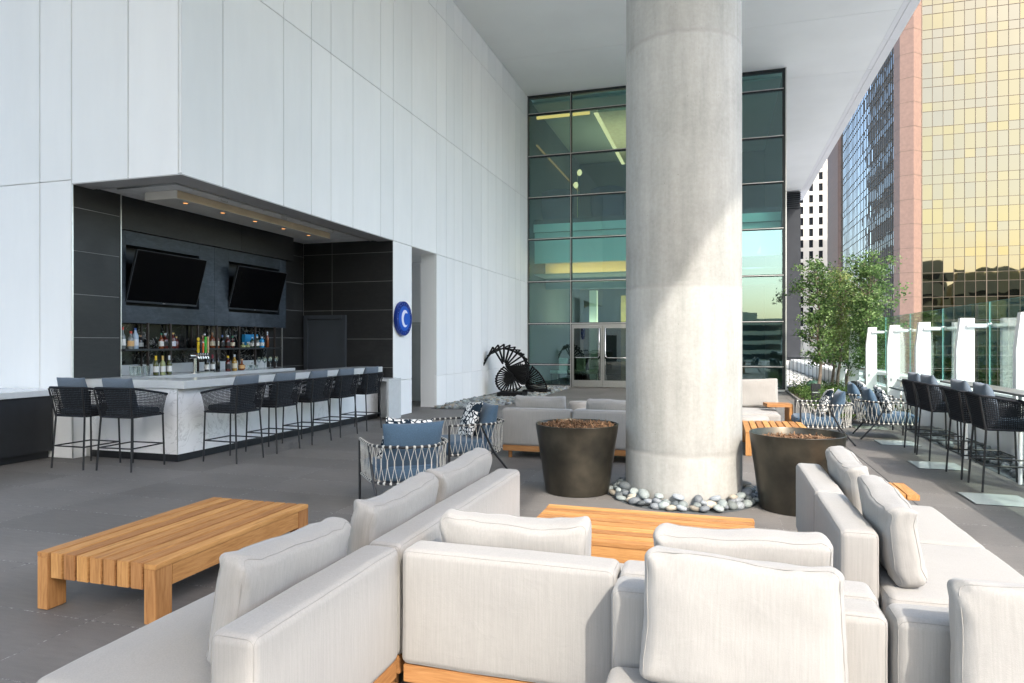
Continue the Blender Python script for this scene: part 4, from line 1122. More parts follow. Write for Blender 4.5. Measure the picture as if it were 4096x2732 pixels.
# ------------------------------------------------------------------ bar stools
def make_stool():
    t = thing('bar_stool', '-', 'bar stool', (0,0,0), 0, 'woven rope bar stools')
    r = .0115
    LEG = {}
    for sx in (-1,1):
        m = MB(); m.tube([(sx*.262,-.285,.002),(sx*.236,-.245,.66),(sx*.238,-.25,.68),(sx*.275,-.312,1.02)], r, 8); m.obj('leg', BLACKMETAL, t, 60)
        m = MB(); m.tube([(sx*.25,.272,.002),(sx*.238,.255,.665)], r, 8); m.obj('leg', BLACKMETAL, t, 60)
    z = .285
    def at(sx, fy):
        k = z/.66
        return (sx*(.262-.026*k), -.285+.04*k, z) if fy < 0 else (sx*(.25-.012*k), .272-.017*k, z)
    m = MB(); m.tube([at(-1,-1),at(1,-1),at(1,1),at(-1,1)], .0095, 7, True); m.obj('footrest', BLACKMETAL, t, 60)
    # rails as functions of s in [0,1]: front-left -> rear -> front-right
    def ucurve(W, yf, yr, cr, n=40):
        pts = [(-W, yf)]
        pts += [(-W, yr+cr)]
        for k in range(1,6): a = PI + PI/2*k/6; pts.append((-W+cr+cr*math.cos(a), yr+cr+cr*math.sin(a)))
        pts += [(-W+cr, yr),(W-cr, yr)]
        for k in range(1,6): a = 1.5*PI + PI/2*k/6; pts.append((W-cr+cr*math.cos(a), yr+cr+cr*math.sin(a)))
        pts += [(W, yr+cr),(W, yf)]
        L = [0]
        for p,q in zip(pts[:-1],pts[1:]): L.append(L[-1]+math.hypot(q[0]-p[0],q[1]-p[1]))
        def f(s):
            d = s*L[-1]
            for i in range(len(L)-1):
                if d <= L[i+1]+1e-9:
                    k = (d-L[i])/(L[i+1]-L[i]+1e-9); return (pts[i][0]+(pts[i+1][0]-pts[i][0])*k, pts[i][1]+(pts[i+1][1]-pts[i][1])*k)
            return pts[-1]
        return f
    top = ucurve(.280,.285,-.315,.05); bot = ucurve(.238,.262,-.25,.03)
    def ztop(s):
        x,y = top(s); k = min(1,max(0,(y+.315)/.6)); return 1.03-.105*k**1.2
    def P(s, h):
        a = top(s); b = bot(s); e = h**1.5
        return (b[0]+(a[0]-b[0])*e, b[1]+(a[1]-b[1])*e, .672+(ztop(s)-.672)*h)
    NS = 78
    m = MB()
    for i in range(NS+1):
        s = i/NS
        jit = [random.uniform(-.0025,.0025) for _ in range(5)]
        m.tube([(lambda q,j: (q[0]+j,q[1]+j,q[2]))(P(min(1,max(0,s+jit[k]*.6)),h),0) for k,h in enumerate((0,.25,.5,.75,1))], .0042, 4, cap=False)
    for j in range(1,15):
        h = .03+.94*j/15
        pts = []
        for k in range(61):
            s = k/60; q = P(s, min(1,h+.006*math.sin(k*1.9+j))); off = .003*(1 if (k+j) % 2 else -1)
            pts.append((q[0]*(1+off),q[1],q[2]))
        m.tube(pts, .0048, 4)
    m.obj('rope_weave', ROPE_D, t, 60)
    m = MB(); m.tube([(*top(k/60),ztop(k/60)) for k in range(61)], .0165, 7); m.tube([(*bot(k/40),.672) for k in range(41)], .0155, 7); m.tube([(-.238,.262,.672),(.238,.262,.672)], .0135, 7)
    m.obj('rail', ROPE_D, t, 60)
    m = MB(); soft_box(m,.43,.46,.075,.035,5,puff=(0,0,.014),wr=.003,c=(0,.02,.722),seams=[(2,1)],seam_mi=1,sr=.002); m.obj('seat_cushion', [F_GREY,F_BSEAM], t, 180)
    m = MB(); m.box(-.22,.22,-.235,.25,.668,.684); m.obj('seat_pan', BLACKMETAL, t)
    m = MB(); knife_pillow(m,.46,.42,.17,c=(0,-.185,.955),rot=rotm(15),seed=3.3,pinch=.06,wr=.008); m.obj('back_cushion', F_GREY, t, 180)
    return t
st0 = make_stool()
spots = [(-7.85,6.78,0,'woven bar stool at the short end of the bar, nearest the black cabinet'),
 (-7.17,6.83,0,'woven bar stool at the short end of the bar, nearest its corner'),
 (-6.33,7.69,90,'woven bar stool first along the long side of the bar'),
 (-6.33,8.54,90,'woven bar stool second along the long side of the bar'),
 (-6.32,9.39,91,'woven bar stool third along the long side of the bar'),
 (-6.33,10.24,90,'woven bar stool fourth along the long side of the bar'),
 (-6.32,11.10,89,'woven bar stool at the far end beside the waterfall shelf'),
 (2.99,11.30,-91,'woven stool at the drink rail, farthest of four'),
 (2.99,10.62,-88,'woven stool at the drink rail, second from the rope armchairs'),
 (2.98,9.30,-90,'woven stool at the drink rail, second from the picture edge'),
 (2.99,8.60,-91,'woven stool at the drink rail cut by the picture edge')]
for i,(x,y,a,lab) in enumerate(spots):
    if i == 0: st0.location = (x,y,0); st0.rotation_euler = (0,0,R(a)); st0['label'] = lab
    else: dup(st0,(x,y,0),R(a+random.uniform(-2.5,2.5)),lab)

# ------------------------------------------------------------------ rope armchairs
def make_armchair():
    t = thing('rope_armchair', '-', 'armchair', (0,0,0), 0, 'rope armchairs with blue cushions')
    W, yf, yr, cr = .385, .37, -.38, .33
    def rail(z, n=44):
        pts = [(-W,yf),(-W,yr+cr)]
        for k in range(1,9): a = PI+PI/2*k/9; pts.append((-W+cr+cr*math.cos(a), yr+cr+cr*math.sin(a)))
        pts += [(-W+cr,yr),(W-cr,yr)]
        for k in range(1,9): a = 1.5*PI+PI/2*k/9; pts.append((W-cr+cr*math.cos(a), yr+cr+cr*math.sin(a)))
        pts += [(W,yr+cr),(W,yf)]
        L = [0]
        for p,q in zip(pts[:-1],pts[1:]): L.append(L[-1]+math.hypot(q[0]-p[0],q[1]-p[1]))
        out = []
        for i in range(n+1):
            d = L[-1]*i/n
            for j in range(len(L)-1):
                if d <= L[j+1]+1e-9:
                    k = (d-L[j])/(L[j+1]-L[j]+1e-9); out.append(Vector((pts[j][0]+(pts[j+1][0]-pts[j][0])*k, pts[j][1]+(pts[j+1][1]-pts[j][1])*k - .04*max(0,-(pts[j][1])/.37)*(1 if abs(pts[j][0]) < .2 else 0), z))); break
        return out
    zt, zb = .62, .27
    n = 56
    T, B = rail(zt,n), rail(zb,n)
    B = [Vector((p.x*.96,p.y*.96+.005,p.z)) for p in B]
    m = MB(); m.tube(T, .0135, 8); m.obj('top_rail', BLACKMETAL, t, 60)
    m = MB(); m.tube(B, .0125, 8); m.tube([(-W*.96,yf*.95,zb),(W*.96,yf*.95,zb)],.0125,8); m.obj('lower_rail', BLACKMETAL, t, 60)
    for sx in (-1,1):
        m = MB(); m.tube([(sx*W,yf,.002),(sx*W,yf,zt+.004)], .0135, 8); m.obj('leg', BLACKMETAL, t, 60)
        m = MB(); m.tube([(sx*W*.98,-.02,zt),(sx*W*.96,-.20,zb),(sx*W*.92,-.42,.002)], .0135, 8); m.obj('leg', BLACKMETAL, t, 60)
    M_ = MB()
    zm = .455
    for i in range(1,n,1):
        if i % 2 == 0: continue
        for s in (-1,1):
            j = i+s
            if j < 0 or j > n: continue
            mid = (T[j]*.5+B[j]*.5); mid.z = zm-.02*0
            up = mid + Vector((0,0,.035)); dn = mid - Vector((0,0,.035))
            e = (T[j]-T[i]).normalized()*.003
            M_.tube([T[i], up-e, dn-e, B[i]], .0032, 5, cap=False)
    m = M_
    for i in range(1,n,2):
        for Q in (T,B):
            d = (Q[min(i+1,n)]-Q[max(i-1,0)]).normalized()*.011
            m.tube([Q[i]-d,Q[i]-d*.4,Q[i]+d*.4,Q[i]+d], [.0148,.0175,.0175,.0148], 8)
    m.obj('rope_lattice', ROPE_L, t, 60)
    m = MB(); soft_box(m,.70,.74,.14,.06,6,puff=(0,.01,.02),wr=.005,c=(0,.07,.345),seams=[(2,1)],seam_mi=1,sr=.0025,seed=2,sag=lambda q,u: [q[0]*(1-.46*max(0,(-u[1]-.05)/.95)**2), q[1]+.05*max(0,-u[1]), q[2]]); m.obj('seat_cushion', [F_BLUE,F_BSEAM], t, 180)
    m = MB(); m.box(-.26,.26,-.30,.34,.258,.272); m.obj('seat_pan', BLACKMETAL, t)
    m = MB(); knife_pillow(m,.60,.50,.19,c=(0,-.205,.60),rot=rotm(17),seed=5.1,pinch=.07,wr=.010); m.obj('back_cushion', F_BLUE, t, 180)
    return t
ac0 = make_armchair()
def throw(x, y, a, lab, dx=0, dy=-.05, dz=.60, tilt=20, yaw=0):
    m = MB(); knife_pillow(m,.48,.46,.14,seed=random.random()*9,pinch=.05,wr=.008)
    o = m.obj('throw_pillow', PATTERN, None, 180)
    c, s = math.cos(R(a)), math.sin(R(a))
    o.location = (x+dx*c-dy*s, y+dx*s+dy*c, dz); o.rotation_euler = Matrix.to_euler(rotm(0,0,a+yaw) @ rotm(tilt,6,0))
    tag(o, lab, 'pillow', 'navy and white patterned pillows')
# armchair local +y is its front; angle a turns +y to its facing
chairs = [(-2.965,6.10,41,'rope armchair turned away beside the long sofa back','patterned pillow peeking over the blue cushion of the turned armchair'),
 (-2.97,7.87,129,'rope armchair facing the left coffee table, nearer the pebble bed','patterned pillow on the armchair nearer the pebble bed'),
 (1.60,11.85,90,'rope armchair facing the small far teak table','patterned pillow on the armchair facing the small far table'),
 (2.66,12.68,-90,'rope armchair facing the windscreen, nearer the stools','patterned pillow on the armchair nearer the stools'),
 (2.68,14.20,-92,'rope armchair facing the windscreen, next to the planting bed','patterned pillow on the armchair next to the planting bed')]
for i,(x,y,a,lab,pl) in enumerate(chairs):
    if i == 0: ac0.location = (x,y,0); ac0.rotation_euler = (0,0,R(a)); ac0['label'] = lab
    else: dup(ac0,(x,y,0),R(a),lab)
    throw(x,y,a,pl, .05 if i % 2 else -.03, -.03 if i else -.06, .64 if i else .648, 22, 4)

# ------------------------------------------------------------------ sculpture
sc = thing('slat_sculpture', 'black spiralling slat sculpture standing on two plinths in the pebble bed', 'sculpture', (-5.74,18.75,0))
def sp(px, py, w):     # drawing units -> local metres (w = depth of the slat centre)
    Y = 18.75+w
    return Vector((5.74 + Y*(-.3083+7.744e-5*(px-850)), w, 1.6 - Y*(.0405+7.41e-5*(py-700))))
tips = [(470,250),(585,205),(710,190),(835,207),(945,250),(1045,315),(1130,405),(1195,510),(1235,610),(1230,720),(1215,830),(1180,940),(1135,1030)]
inn = [(690,605),(698,575),(706,560),(735,590),(745,628),(752,650),(757,668),(770,688),(790,702),(830,722),(850,745),(870,785),(890,832)]
oth = [(262,645),(292,540),(345,445),(430,395),(510,310),(610,285),(720,285),(820,290),(940,302),(1050,360),(1120,440),(1170,530),(1200,640)]
MATTE = simple('matte_black_paint', (.006,.006,.0065), .6, 0, .1, 20, 0, 80, .2)
def slatset(name, A, w0, w1, tk=.040):
    m = MB(); n = len(A)
    for i, (t_, a_, b_) in enumerate(A):
        w = w0+(w1-w0)*i/max(1,n-1)
        T_ = sp(*t_, w); 
        m.bar(T_, sp(*a_, w+.05), tk, .075, (0,1,0)); 
        if b_: m.bar(T_+Vector((0,.03,0)), sp(*b_, w-.06)+Vector((0,.03,0)), tk*.9, .07, (0,1,0))
    return m.obj(name, MATTE, sc, bevel=.002, seg=1)
slatset('upper_arm_slat', list(zip(tips,inn,oth)), .15, .75)
ltips = [(700,665),(650,705),(610,750),(575,800),(545,855),(528,912),(525,970),(535,1025),(558,1080),(590,1130),(640,1170),(690,1195),(750,1203),(830,1203),(910,1188),(985,1150),(1050,1090),(1095,1030)]
linn = [(900,840),(900,850),(900,850),(900,848),(900,846),(898,848),(895,850),(890,850),(885,850),(882,850),(880,850),(882,850),(884,850),(886,850),(890,852),(900,855),(925,880),(985,950)]
loth = [(ltips[min(i+2,17)][0], ltips[min(i+2,17)][1]) if i < 16 else None for i in range(18)]
loth = [((a[0]+b[0]*2)/3+14, (a[1]+b[1]*2)/3+4) if b else None for a,b in zip(ltips,loth)]
slatset('lower_coil_slat', list(zip(ltips,linn,loth)), .02, .22, .034)
mid = []
for k in range(15):
    f = k/14
    mid.append(((745+165*f+10*math.sin(k*2.1), 650+215*f), (1238-105*f+12*math.cos(k*1.7), 640+390*f), None))
for k in range(8): mid.append(((930+40*k, 590+10*abs(k-3)), (960+36*k, 800+16*k), None))
for k in range(6): mid.append(((1000+32*k, 730+20*k), (1130+10*k, 1020-25*k), None))
slatset('inner_slat', mid, .15, .75, .032)
rt = [(1300,670),(1345,700),(1388,738),(1425,775),(1460,820),(1490,865),(1515,903),(1537,945),(1557,985),(1575,1027),(1588,1068),(1596,1108),(1600,1145)]
ri = [(1190,870),(1180,900),(1170,930),(1160,955),(1150,980),(1148,1000),(1150,1020),(1155,1040),(1165,1060),(1175,1080),(1185,1100),(1197,1120),(1212,1142)]
RT, RI = rt, ri
RO = [((a[0]+b[0])/2-10, (a[1]+b[1])/2-8) for a,b in zip(RT, [RT[0]]+RT[:-1])]
slatset('fan_slat', list(zip(RT,RI,RO)), 1.30, 1.70, .036)
m = MB(); m.box(-.37,.385,-.28,.30,.0,.165); m.obj('plinth', MATTE, sc, bevel=.004)
m = MB(); m.box(-.12,.655,1.50,2.1,.0,.115); m.obj('plinth', MATTE, sc, bevel=.004)

# ------------------------------------------------------------------ pebbles
def pebble_mesh(name, seed, mat, sub=2):
    bm = bmesh.new(); bmesh.ops.create_icosphere(bm, subdivisions=sub, radius=1)
    rr = random.Random(seed); sx, sy, sz = rr.uniform(.85,1.2), rr.uniform(.62,.85), rr.uniform(.42,.6)
    for v in bm.verts:
        n = noise.noise(v.co*1.1+Vector((seed*3.3,seed,0)))
        v.co = Vector((v.co.x*sx, v.co.y*sy, v.co.z*sz))*(1+.16*n)
    me = bpy.data.meshes.new(name); bm.to_mesh(me); bm.free()
    me.materials.append(mat); me.polygons.foreach_set('use_smooth', [True]*len(me.polygons))
    return me
PMATS = [('pale grey green', ST_GREEN), ('blue grey', ST_GREY), ('buff', ST_BUFF), ('dark slate', ST_DARK)]
PM = {k: [pebble_mesh('pebble', i*7+j, m) for j in range(3)] for i,(k,m) in enumerate(PMATS)}
def pebble(x, y, z, s, kind, where):
    o = bpy.data.objects.new('pebble', random.choice(PM[kind])); COL.objects.link(o)
    o.location = (x,y,z); o.scale = (s,s,s*random.uniform(.85,1.2))
    o.rotation_euler = (random.uniform(-.35,.35),random.uniform(-.35,.35),random.random()*6.3)
    tag(o, '%s smooth river pebble %s' % (kind, where), 'pebble', 'pebbles '+where)
def pick(wts): return random.choices([k for k,_ in PMATS], wts)[0]
npeb = 0
for ring, (r0, zz, cnt) in enumerate(((.72,.030,46),(.665,.058,46),(.635,.100,24))):
    for k in range(cnt):
        a = 2*PI*(k+random.uniform(-.3,.3))/cnt
        if 50 < math.degrees(a) % 360 < 130: continue
        r = r0+random.uniform(-.02,.03)
        pebble(-.36+r*math.cos(a), 7.32+(r*1.03)*math.sin(a), zz+random.uniform(-.008,.012), random.uniform(.050,.070), pick([5,4,1.2,1]), 'ringed round the foot of the concrete column'); npeb += 1
for k in range(92):
    y = random.uniform(9.2,13.9); x = random.uniform(3.30,3.78)
    if any(abs(y-fy) < .16 and x > 3.52 for fy in (10.15,12.4)): continue
    pebble(x, y, random.uniform(.028,.06), random.uniform(.055,.085), pick([3,3,.5,3]), 'on the strip under the drink rail'); npeb += 1
# bed under the sculpture: front pebbles one by one, the rest as one mass
def in_bed(x, y):
    if not (-6.6 < x and 15.05 < y < 23.4): return False
    xe = -5.0 if y > 17 else -5.0 - (17-y)*.32
    return x < xe
front = []; rest = []
for k in range(3000):
    x, y = random.uniform(-6.6,-4.95), 15.05 + 8.4*random.random()
    if in_bed(x,y) : (front if y < 17.3 else rest).append((x,y))
front = front[:150]
for (x,y) in front:
    pebble(x, y, random.uniform(.02,.06), random.uniform(.055,.088), pick([6,4,1,.4]), 'in the bed below the black slat sculpture'); npeb += 1
def pebble_mass(name, pts, mats, smin, smax, zmin, zmax, sub=1):
    mb = MB(); src = [pebble_mesh('tmp_pebble', 50+i, mats[0], sub) for i in range(5)]
    for (x,y) in pts:
        me = random.choice(src); s = random.uniform(smin,smax); M = rotm(random.uniform(-20,20),random.uniform(-20,20),random.uniform(0,360))
        z = random.uniform(zmin,zmax)
        mb.add([Vector((x,y,z))+M @ (v.co*s) for v in me.vertices], [tuple(p.vertices) for p in me.polygons], random.randrange(len(mats)))
    for me in src: bpy.data.meshes.remove(me)
    return mb.obj(name, mats, None, 180)
fill = [(random.uniform(-6.6,-5.0), random.uniform(15.1,17.4)) for _ in range(420)]
fill = [p for p in fill if in_bed(*p)]
o = pebble_mass('pebbles', rest[:1500]+fill, [ST_GREEN,ST_GREY,ST_GREEN,ST_BUFF], .050,.085,.0,.038)
tag(o, 'bed of grey green pebbles along the white wall', 'pebbles', None, 'stuff')
m = MB(); m.prism([(-6.64,15.0),(-5.75,15.0),(-5.02,17.0),(-5.02,23.5),(-6.64,23.5)], 'z', .001, .004); tag(m.obj('gravel_bed', ST_DARK), None, None, None, 'structure')
m = MB(); m.box(3.26,3.82,8.0,14.0,.001,.004); tag(m.obj('rail_gravel_strip', ST_DARK), None, None, None, 'structure')
pts = [(random.uniform(2.05,4.05), 24.15+19*random.random()**1.3) for _ in range(2600)]
o = pebble_mass('ballast', pts, [ST_PALE,ST_PALE,ST_GREEN], .05,.085,.0,.05)
tag(o, 'pale roof ballast stones behind the dark barrier', 'ballast', None, 'stuff')
m = MB(); m.box(2.0,4.09,24.05,43,.001,.005); tag(m.obj('ballast_base', ST_PALE), None, None, None, 'structure')

# ------------------------------------------------------------------ floor lights, windscreen, drink rail
for i,(y0,lab) in enumerate(((7.72,'flush frosted glass floor panel nearest the camera'),(9.70,'flush frosted glass floor panel between the two pairs of stools'),(11.76,'flush frosted glass floor panel beside the rope armchairs'),(13.82,'flush frosted glass floor panel beside the planting bed'))):
    t = thing('floor_panel', lab, 'floor light', (2.70,y0+.27,0), 0, 'glass floor panels')
    m = MB(); m.box(-.285,.285,-.285,.285,.001,.004); m.obj('frame', BLACKMETAL, t)
    m = MB(); m.box(-.268,.272,-.268,.268,.0045,.008); m.obj('glass', SGLASS, t)
FY = [3.25,5.55,7.85,10.15,12.40,14.72,17.0,19.3,21.6,23.9]
names = ['beyond the drink rail end','beside the drink rail middle','nearest the camera','at the right picture edge','between the two pairs of stools','beside the farthest stool','behind the rope armchairs','among the tree trunks, nearer','among the tree trunks, farther','at the far end by the roof parapet']
for y, nm in zip(FY, names):
    t = thing('glass_fin_post', 'white tapered steel fin post '+nm, 'post', (3.62,y,0), 0, 'white fin posts of the windscreen')
    m = MB(); m.prism([(0,0),(.25,0),(.25,1.985),(.055,1.985),(.0,1.5)], 'y', -.055, .055); m.obj('fin', STEEL_W, t, bevel=.003)
    m = MB(); m.tube([(.13,-.075,1.86),(.40,-.075,1.86)], .033, 12); m.obj('arm', STEEL_W, t, 60)
    m = MB(); m.tube([(.40,-.075,1.86),(.425,-.075,1.86)], .022, 10)
    for dy in (-.06,.06): m.tube([(.41,-.075,1.86),(.428,-.075+dy,1.86+.03)], .010, 6); m.tube([(.428,-.075+dy,1.89),(.45,-.075+dy,1.89)], .02, 10)
    m.obj('spider_clamp', CHROME, t, 60)
    m = MB(); m.tube([(.1,-.057,.80),(.1,-.10,.80)], .03, 10); m.tube([(.12,.02,.80),(.40,.02,.80)], .035, 10); m.obj('lower_arm', STEEL_W, t, 60)
for i,(y0,y1) in enumerate(zip(FY[:-1],FY[1:])):
    t = thing('windscreen', 'clear windscreen pane '+['at the drink rail start','before the nearest stool','by the picture edge','behind the two nearer stools','behind the two farther stools','behind the rope armchairs','behind the tree trunks, nearer','behind the tree trunks','behind the tree trunks, farthest'][i], 'glass panel', (4.06,0,0), 0, 'clear panes of the windscreen')
    m = MB(); m.box(0,.018,y0-.065,y1-.09,-.05 if y0 > 16 else .70,2.235); m.obj('pane', GLASS_C, t)
    m = MB(); m.box(-.0005,.0185,y0-.074,y0-.066,.70,2.235); m.box(-.0005,.0185,y0-.066,y1-.09,2.2355,2.239); m.obj('edge', GLASS_EDGE, t)
pw = thing('parapet_wall', 'white parapet carrying the glass windscreen', 'wall', (3.9,0,0))
m = MB(); m.box(.0,.10,4,16.9,0,.80); m.obj('upstand', STEEL_W, pw, bevel=.004)
m = MB(); m.box(-.02,.16,4,24,.801,.86); m.obj('coping', STEEL_W, pw, bevel=.004)
m = MB(); m.box(.02,.08,17.1,24,.42,.50); m.obj('low_rail', STEEL_W, pw)
m = MB(); m.tube([(-.24,4,.80),(-.24,16.2,.80)], .03, 10); m.obj('tube_rail', STEEL_W, pw, 60)
m = MB(); m.box(.16,.6,4,26,-6,.02); m.obj('outer_face', STEEL_W, pw)
dr = thing('drink_rail', 'long grey drink rail shelf in front of the windscreen', 'counter', (3.17,0,0))
m = MB(); m.prism([(-.15,4.0),(.17,4.0),(.17,11.25),(-.15,11.02)], 'z', 1.03, 1.055); m.obj('shelf_top', simple('taupe_laminate', (.13,.125,.115), .45, 0, .05, 5), dr, bevel=.003)
for y in (5.4,7.4,8.95,10.7):
    m = MB(); m.tube([(.08,y,.001),(.08,y,1.028)], .02, 10); m.obj('post', STEEL_W, dr, 60)
lt = thing('ledge_table', 'thin dark ledge between the farthest stool and the windscreen', 'side table', (3.3,14.2,0))
m = MB(); m.box(-.16,.22,-.6,.4,.72,.745); m.obj('table_top', DARKMETAL, lt, bevel=.002)
m = MB(); m.tube([(.1,-.1,.001),(.1,-.1,.72)], .025, 8); m.lathe([(.16,.001),(.16,.012),(.0005,.012)],20,(.1,-.1,0)); m.obj('pedestal', DARKMETAL, lt, 60)

# ------------------------------------------------------------------ barrier, roof parapet, planting bed
def barrier(x0, x1, y, lab):
    t = thing('crowd_barrier', lab, 'barrier', (x0,y,0), 0, 'dark steel barriers')
    L = x1-x0; m = MB()
    r = .10; pts = [(0,0,.10),(0,0,1.09-r)] + [(r-r*math.cos(R(a)),0,1.09-r+r*math.sin(R(a))) for a in (25,50,75)] + [(r,0,1.09),(L-r,0,1.09)] + [(L-r+r*math.sin(R(a)),0,1.09-r+r*math.cos(R(a))) for a in (25,50,75)] + [(L,0,1.09-r),(L,0,.10)]
    m.tube(pts, .022, 8, True); m.obj('frame', DARKMETAL, t, 60)
    m = MB(); n = int(L/.118)
    for k in range(1,n): m.tube([(L*k/n,0,.1),(L*k/n,0,1.09)], .010, 5, cap=False)
    m.obj('bars', DARKMETAL, t, 60)
    for fx in (.11, L-.1):
        m = MB(); m.tube([(fx,0,.10),(fx,0,.003)], .024, 8); m.obj('foot', DARKMETAL, t, 60)
barrier(1.99,3.90,24.0,'dark steel crowd barrier closing off the roof ballast')
pl = thing('roof_parapet', 'white roof parapet running away behind the barrier', 'wall', (4.1,0,0))
m = MB(); m.box(0,.45,24.9,43,0,.52); m.obj('upstand', simple('pale_grey_parapet', (.42,.44,.455), .6, 0, .05, 2), pl)
m = MB(); m.box(-.03,.48,24.85,43,.521,.60); m.obj('coping', STEEL_W, pl, bevel=.004)
m = MB(); m.box(3.95,4.12,24.05,24.9,0,.86); m.box(-.0,.05,0,.1,0,.1); 
gp = thing('gate_post', 'dark slim steel post where the barrier meets the white fins', 'post', (4.06,24.0,0))
m = MB(); m.box(-.03,.03,-.03,.03,.001,.98); m.obj('shaft', DARKMETAL, gp, bevel=.003)
m = MB(); m.box(-.05,.05,-.05,.05,.0,.012); m.obj('base_plate', DARKMETAL, gp)

bed = MB(); bed.prism([(2.12,14.75),(3.60,14.75),(4.0,16),(4.0,23.9),(2.12,23.9)], 'z', .001, .05)
tag(bed.obj('planting_bed', SOIL), None, None, None, 'structure')
kb = MB(); kb.box(2.06,2.118,14.69,23.9,0,.06); kb.box(2.118,3.6,14.69,14.748,0,.06); tag(kb.obj('bed_kerb', simple('kerb_concrete', (.22,.21,.20), .8)), None, None, None, 'structure')
jl = MB(); jl.box(1.865,1.875,3,24,.0005,.002); jl.box(2.118,2.119,3,4,.0001,.0002); tag(jl.obj('floor_joint', BLACK), None, None, None, 'structure')

def leaf(mb, p, L, w, d=None, up=None, var=None):
    d = d or Vector((random.gauss(0,1),random.gauss(0,1),random.gauss(0,.7))).normalized()
    s = d.cross(Vector((random.gauss(0,1),random.gauss(0,1),random.gauss(0,1)))).normalized()
    nrm = d.cross(s)
    k = .18*L
    a, e = p, p+d*L; mid = p+d*(L*.45)
    mb.add([a, mid+s*w+nrm*k*.3, e, mid-s*w+nrm*k*.3],[(0,1,2),(0,2,3)],0,random.random() if var is None else var)
def tree(loc, H, hb, rad, label, mat, seed, nl=44, per=46, ls=.085, lean=(0,0)):
    per = int(per*1.15); H *= .95; rad *= .80
    rr = random.Random(seed); rs = random.getstate(); random.seed(seed)
    t = thing('oak_tree', label, 'tree', loc, 0, 'young trees in the planting bed')
    m = MB()
    pts = []; rd = []
    n = 12
    for k in range(n+1):
        z = H*.93*k/n
        pts.append(Vector((lean[0]*(k/n)**1.3+.035*math.sin(k*1.1+seed), lean[1]*(k/n)+.035*math.cos(k*1.3+seed), z))); rd.append(.058*(1-.88*(k/n)**.8))
    m.tube(pts, rd, 8); m.obj('trunk', BARK, t, 60)
    lm = MB(); cr = MB(); clumps = []
    def axis_at(z):
        k = min(n-1e-6, max(0, z/(H*.93)*n)); i = int(k); return pts[i].lerp(pts[i+1], k-i)
    for q in range(nl):
        z = hb + (H*.95-hb)*((q+rr.random())/nl)
        f = (z-hb)/(H-hb)
        prof = math.sin(PI*min(1,(.22+.78*(1-f))))**.8 if f > .25 else .70+.3*f/.25
        L = rad*(.45+.75*rr.random())*max(.22,prof)
        a = q*2.399+rr.uniform(-.4,.4)
        d = Vector((math.cos(a),math.sin(a),rr.uniform(.25,.8) if f > .12 else rr.uniform(-.05,.35))).normalized()
        b0 = axis_at(z-.12); p1 = b0+d*L*.5+Vector((0,0,.04)); p2 = b0+d*L+Vector((0,0,.03+.10*L))
        lm.tube([b0,p1,p2],[.018*(1-.6*f)+.004,.010,.003],5,cap=False)
        for s in range(3):
            e = b0.lerp(p2,.45+.2*s) ; d2 = Vector((rr.gauss(0,1),rr.gauss(0,1),rr.gauss(.3,.6))).normalized()
            e2 = e+d2*L*rr.uniform(.18,.38); lm.tube([e,e2],[.006,.002],4,cap=False); clumps.append((e2, d2, .75+.4*rr.random()))
        clumps.append((p2, d, 1.1))
    for (c, d, s) in clumps:
        rc = .15*s; tone = rr.gauss(.5,.22)
        for k in range(int(per*s*.55)):
            o = Vector((random.gauss(0,1),random.gauss(0,1),random.gauss(0,.75)))*rc*.62
            leaf(cr, c+o, ls*random.uniform(.6,1.25), ls*.30, None, None, min(1,max(0,tone+random.gauss(0,.22))))
    lm.obj('branch', BARK, t, 60)
    cr.obj('crown', mat, t)
    random.setstate(rs)
tree((2.80,21.3,.04), 4.15, 1.0, .78, 'young tree with dark crown nearest the dark wall', LEAF_D, 11, 46, 46, lean=(-.06,.1))
tree((3.52,24.1-.35,.04), 3.9, 1.1, .72, 'young tree with pale thin crown behind the others', LEAF_L, 23, 40, 34, lean=(.05,0))
tree((3.45,22.3,.04), 4.05, 1.05, .72, 'young tree with pale open crown and visible twigs', LEAF_L, 35, 44, 30, lean=(.1,0))
tree((4.35-.55,23.0,.04), 3.4, 1.0, .8, 'young tree with dark low crown beside the white fins', LEAF_D, 47, 40, 44, lean=(.35,.1))
tree((3.97,20.9,.04), 4.2, .85, .95, 'young tree with broad dark green crown leaning to the windscreen', LEAF_D, 59, 58, 52, lean=(.06,.1))
# ground cover
gc = MB(); stt = random.getstate(); random.seed(3)
for k in range(520):
    x, y = random.uniform(2.2,3.95), 14.9+9*random.random()
    if y < 15.9 and x > 3.5: continue
    hgt = random.uniform(.10,.42)*(1.0 if y > 17 else .6)
    tone = random.gauss(.5,.2)
    for q in range(30):
        a = random.random()*6.3; r_ = random.uniform(0,.20)
        leaf(gc, Vector((x+r_*math.cos(a), y+r_*math.sin(a), .05+hgt*random.random())), random.uniform(.035,.07), .016, None, None, min(1,max(0,tone+random.gauss(0,.25))))
tag(gc.obj('ground_cover', LEAF_G), 'bright green ground cover filling the planting bed', 'ground cover', None, 'stuff')
random.setstate(stt)
for (x,y,lab) in ((2.35,18.6,'black square bollard light at the left edge of the planting bed'),(3.55,20.2,'black square bollard light between the tree trunks')):
    t = thing('bollard_light', lab, 'bollard', (x,y,0), 0, 'black bollard lights')
    m = MB(); m.box(-.10,.10,-.10,.10,.051,.33); m.obj('post', BLACK, t, bevel=.004)
    m = MB(); m.box(-.102,.102,-.102,.102,.36,.55); m.obj('lamp_head', BLACK, t, bevel=.004)
    m = MB(); m.box(-.085,.085,-.085,.085,.33,.36); m.obj('lens', SGLASS, t)
vb = thing('valve_box', 'domed green irrigation cap in the planting bed', 'valve cap', (2.72,21.9,.05))
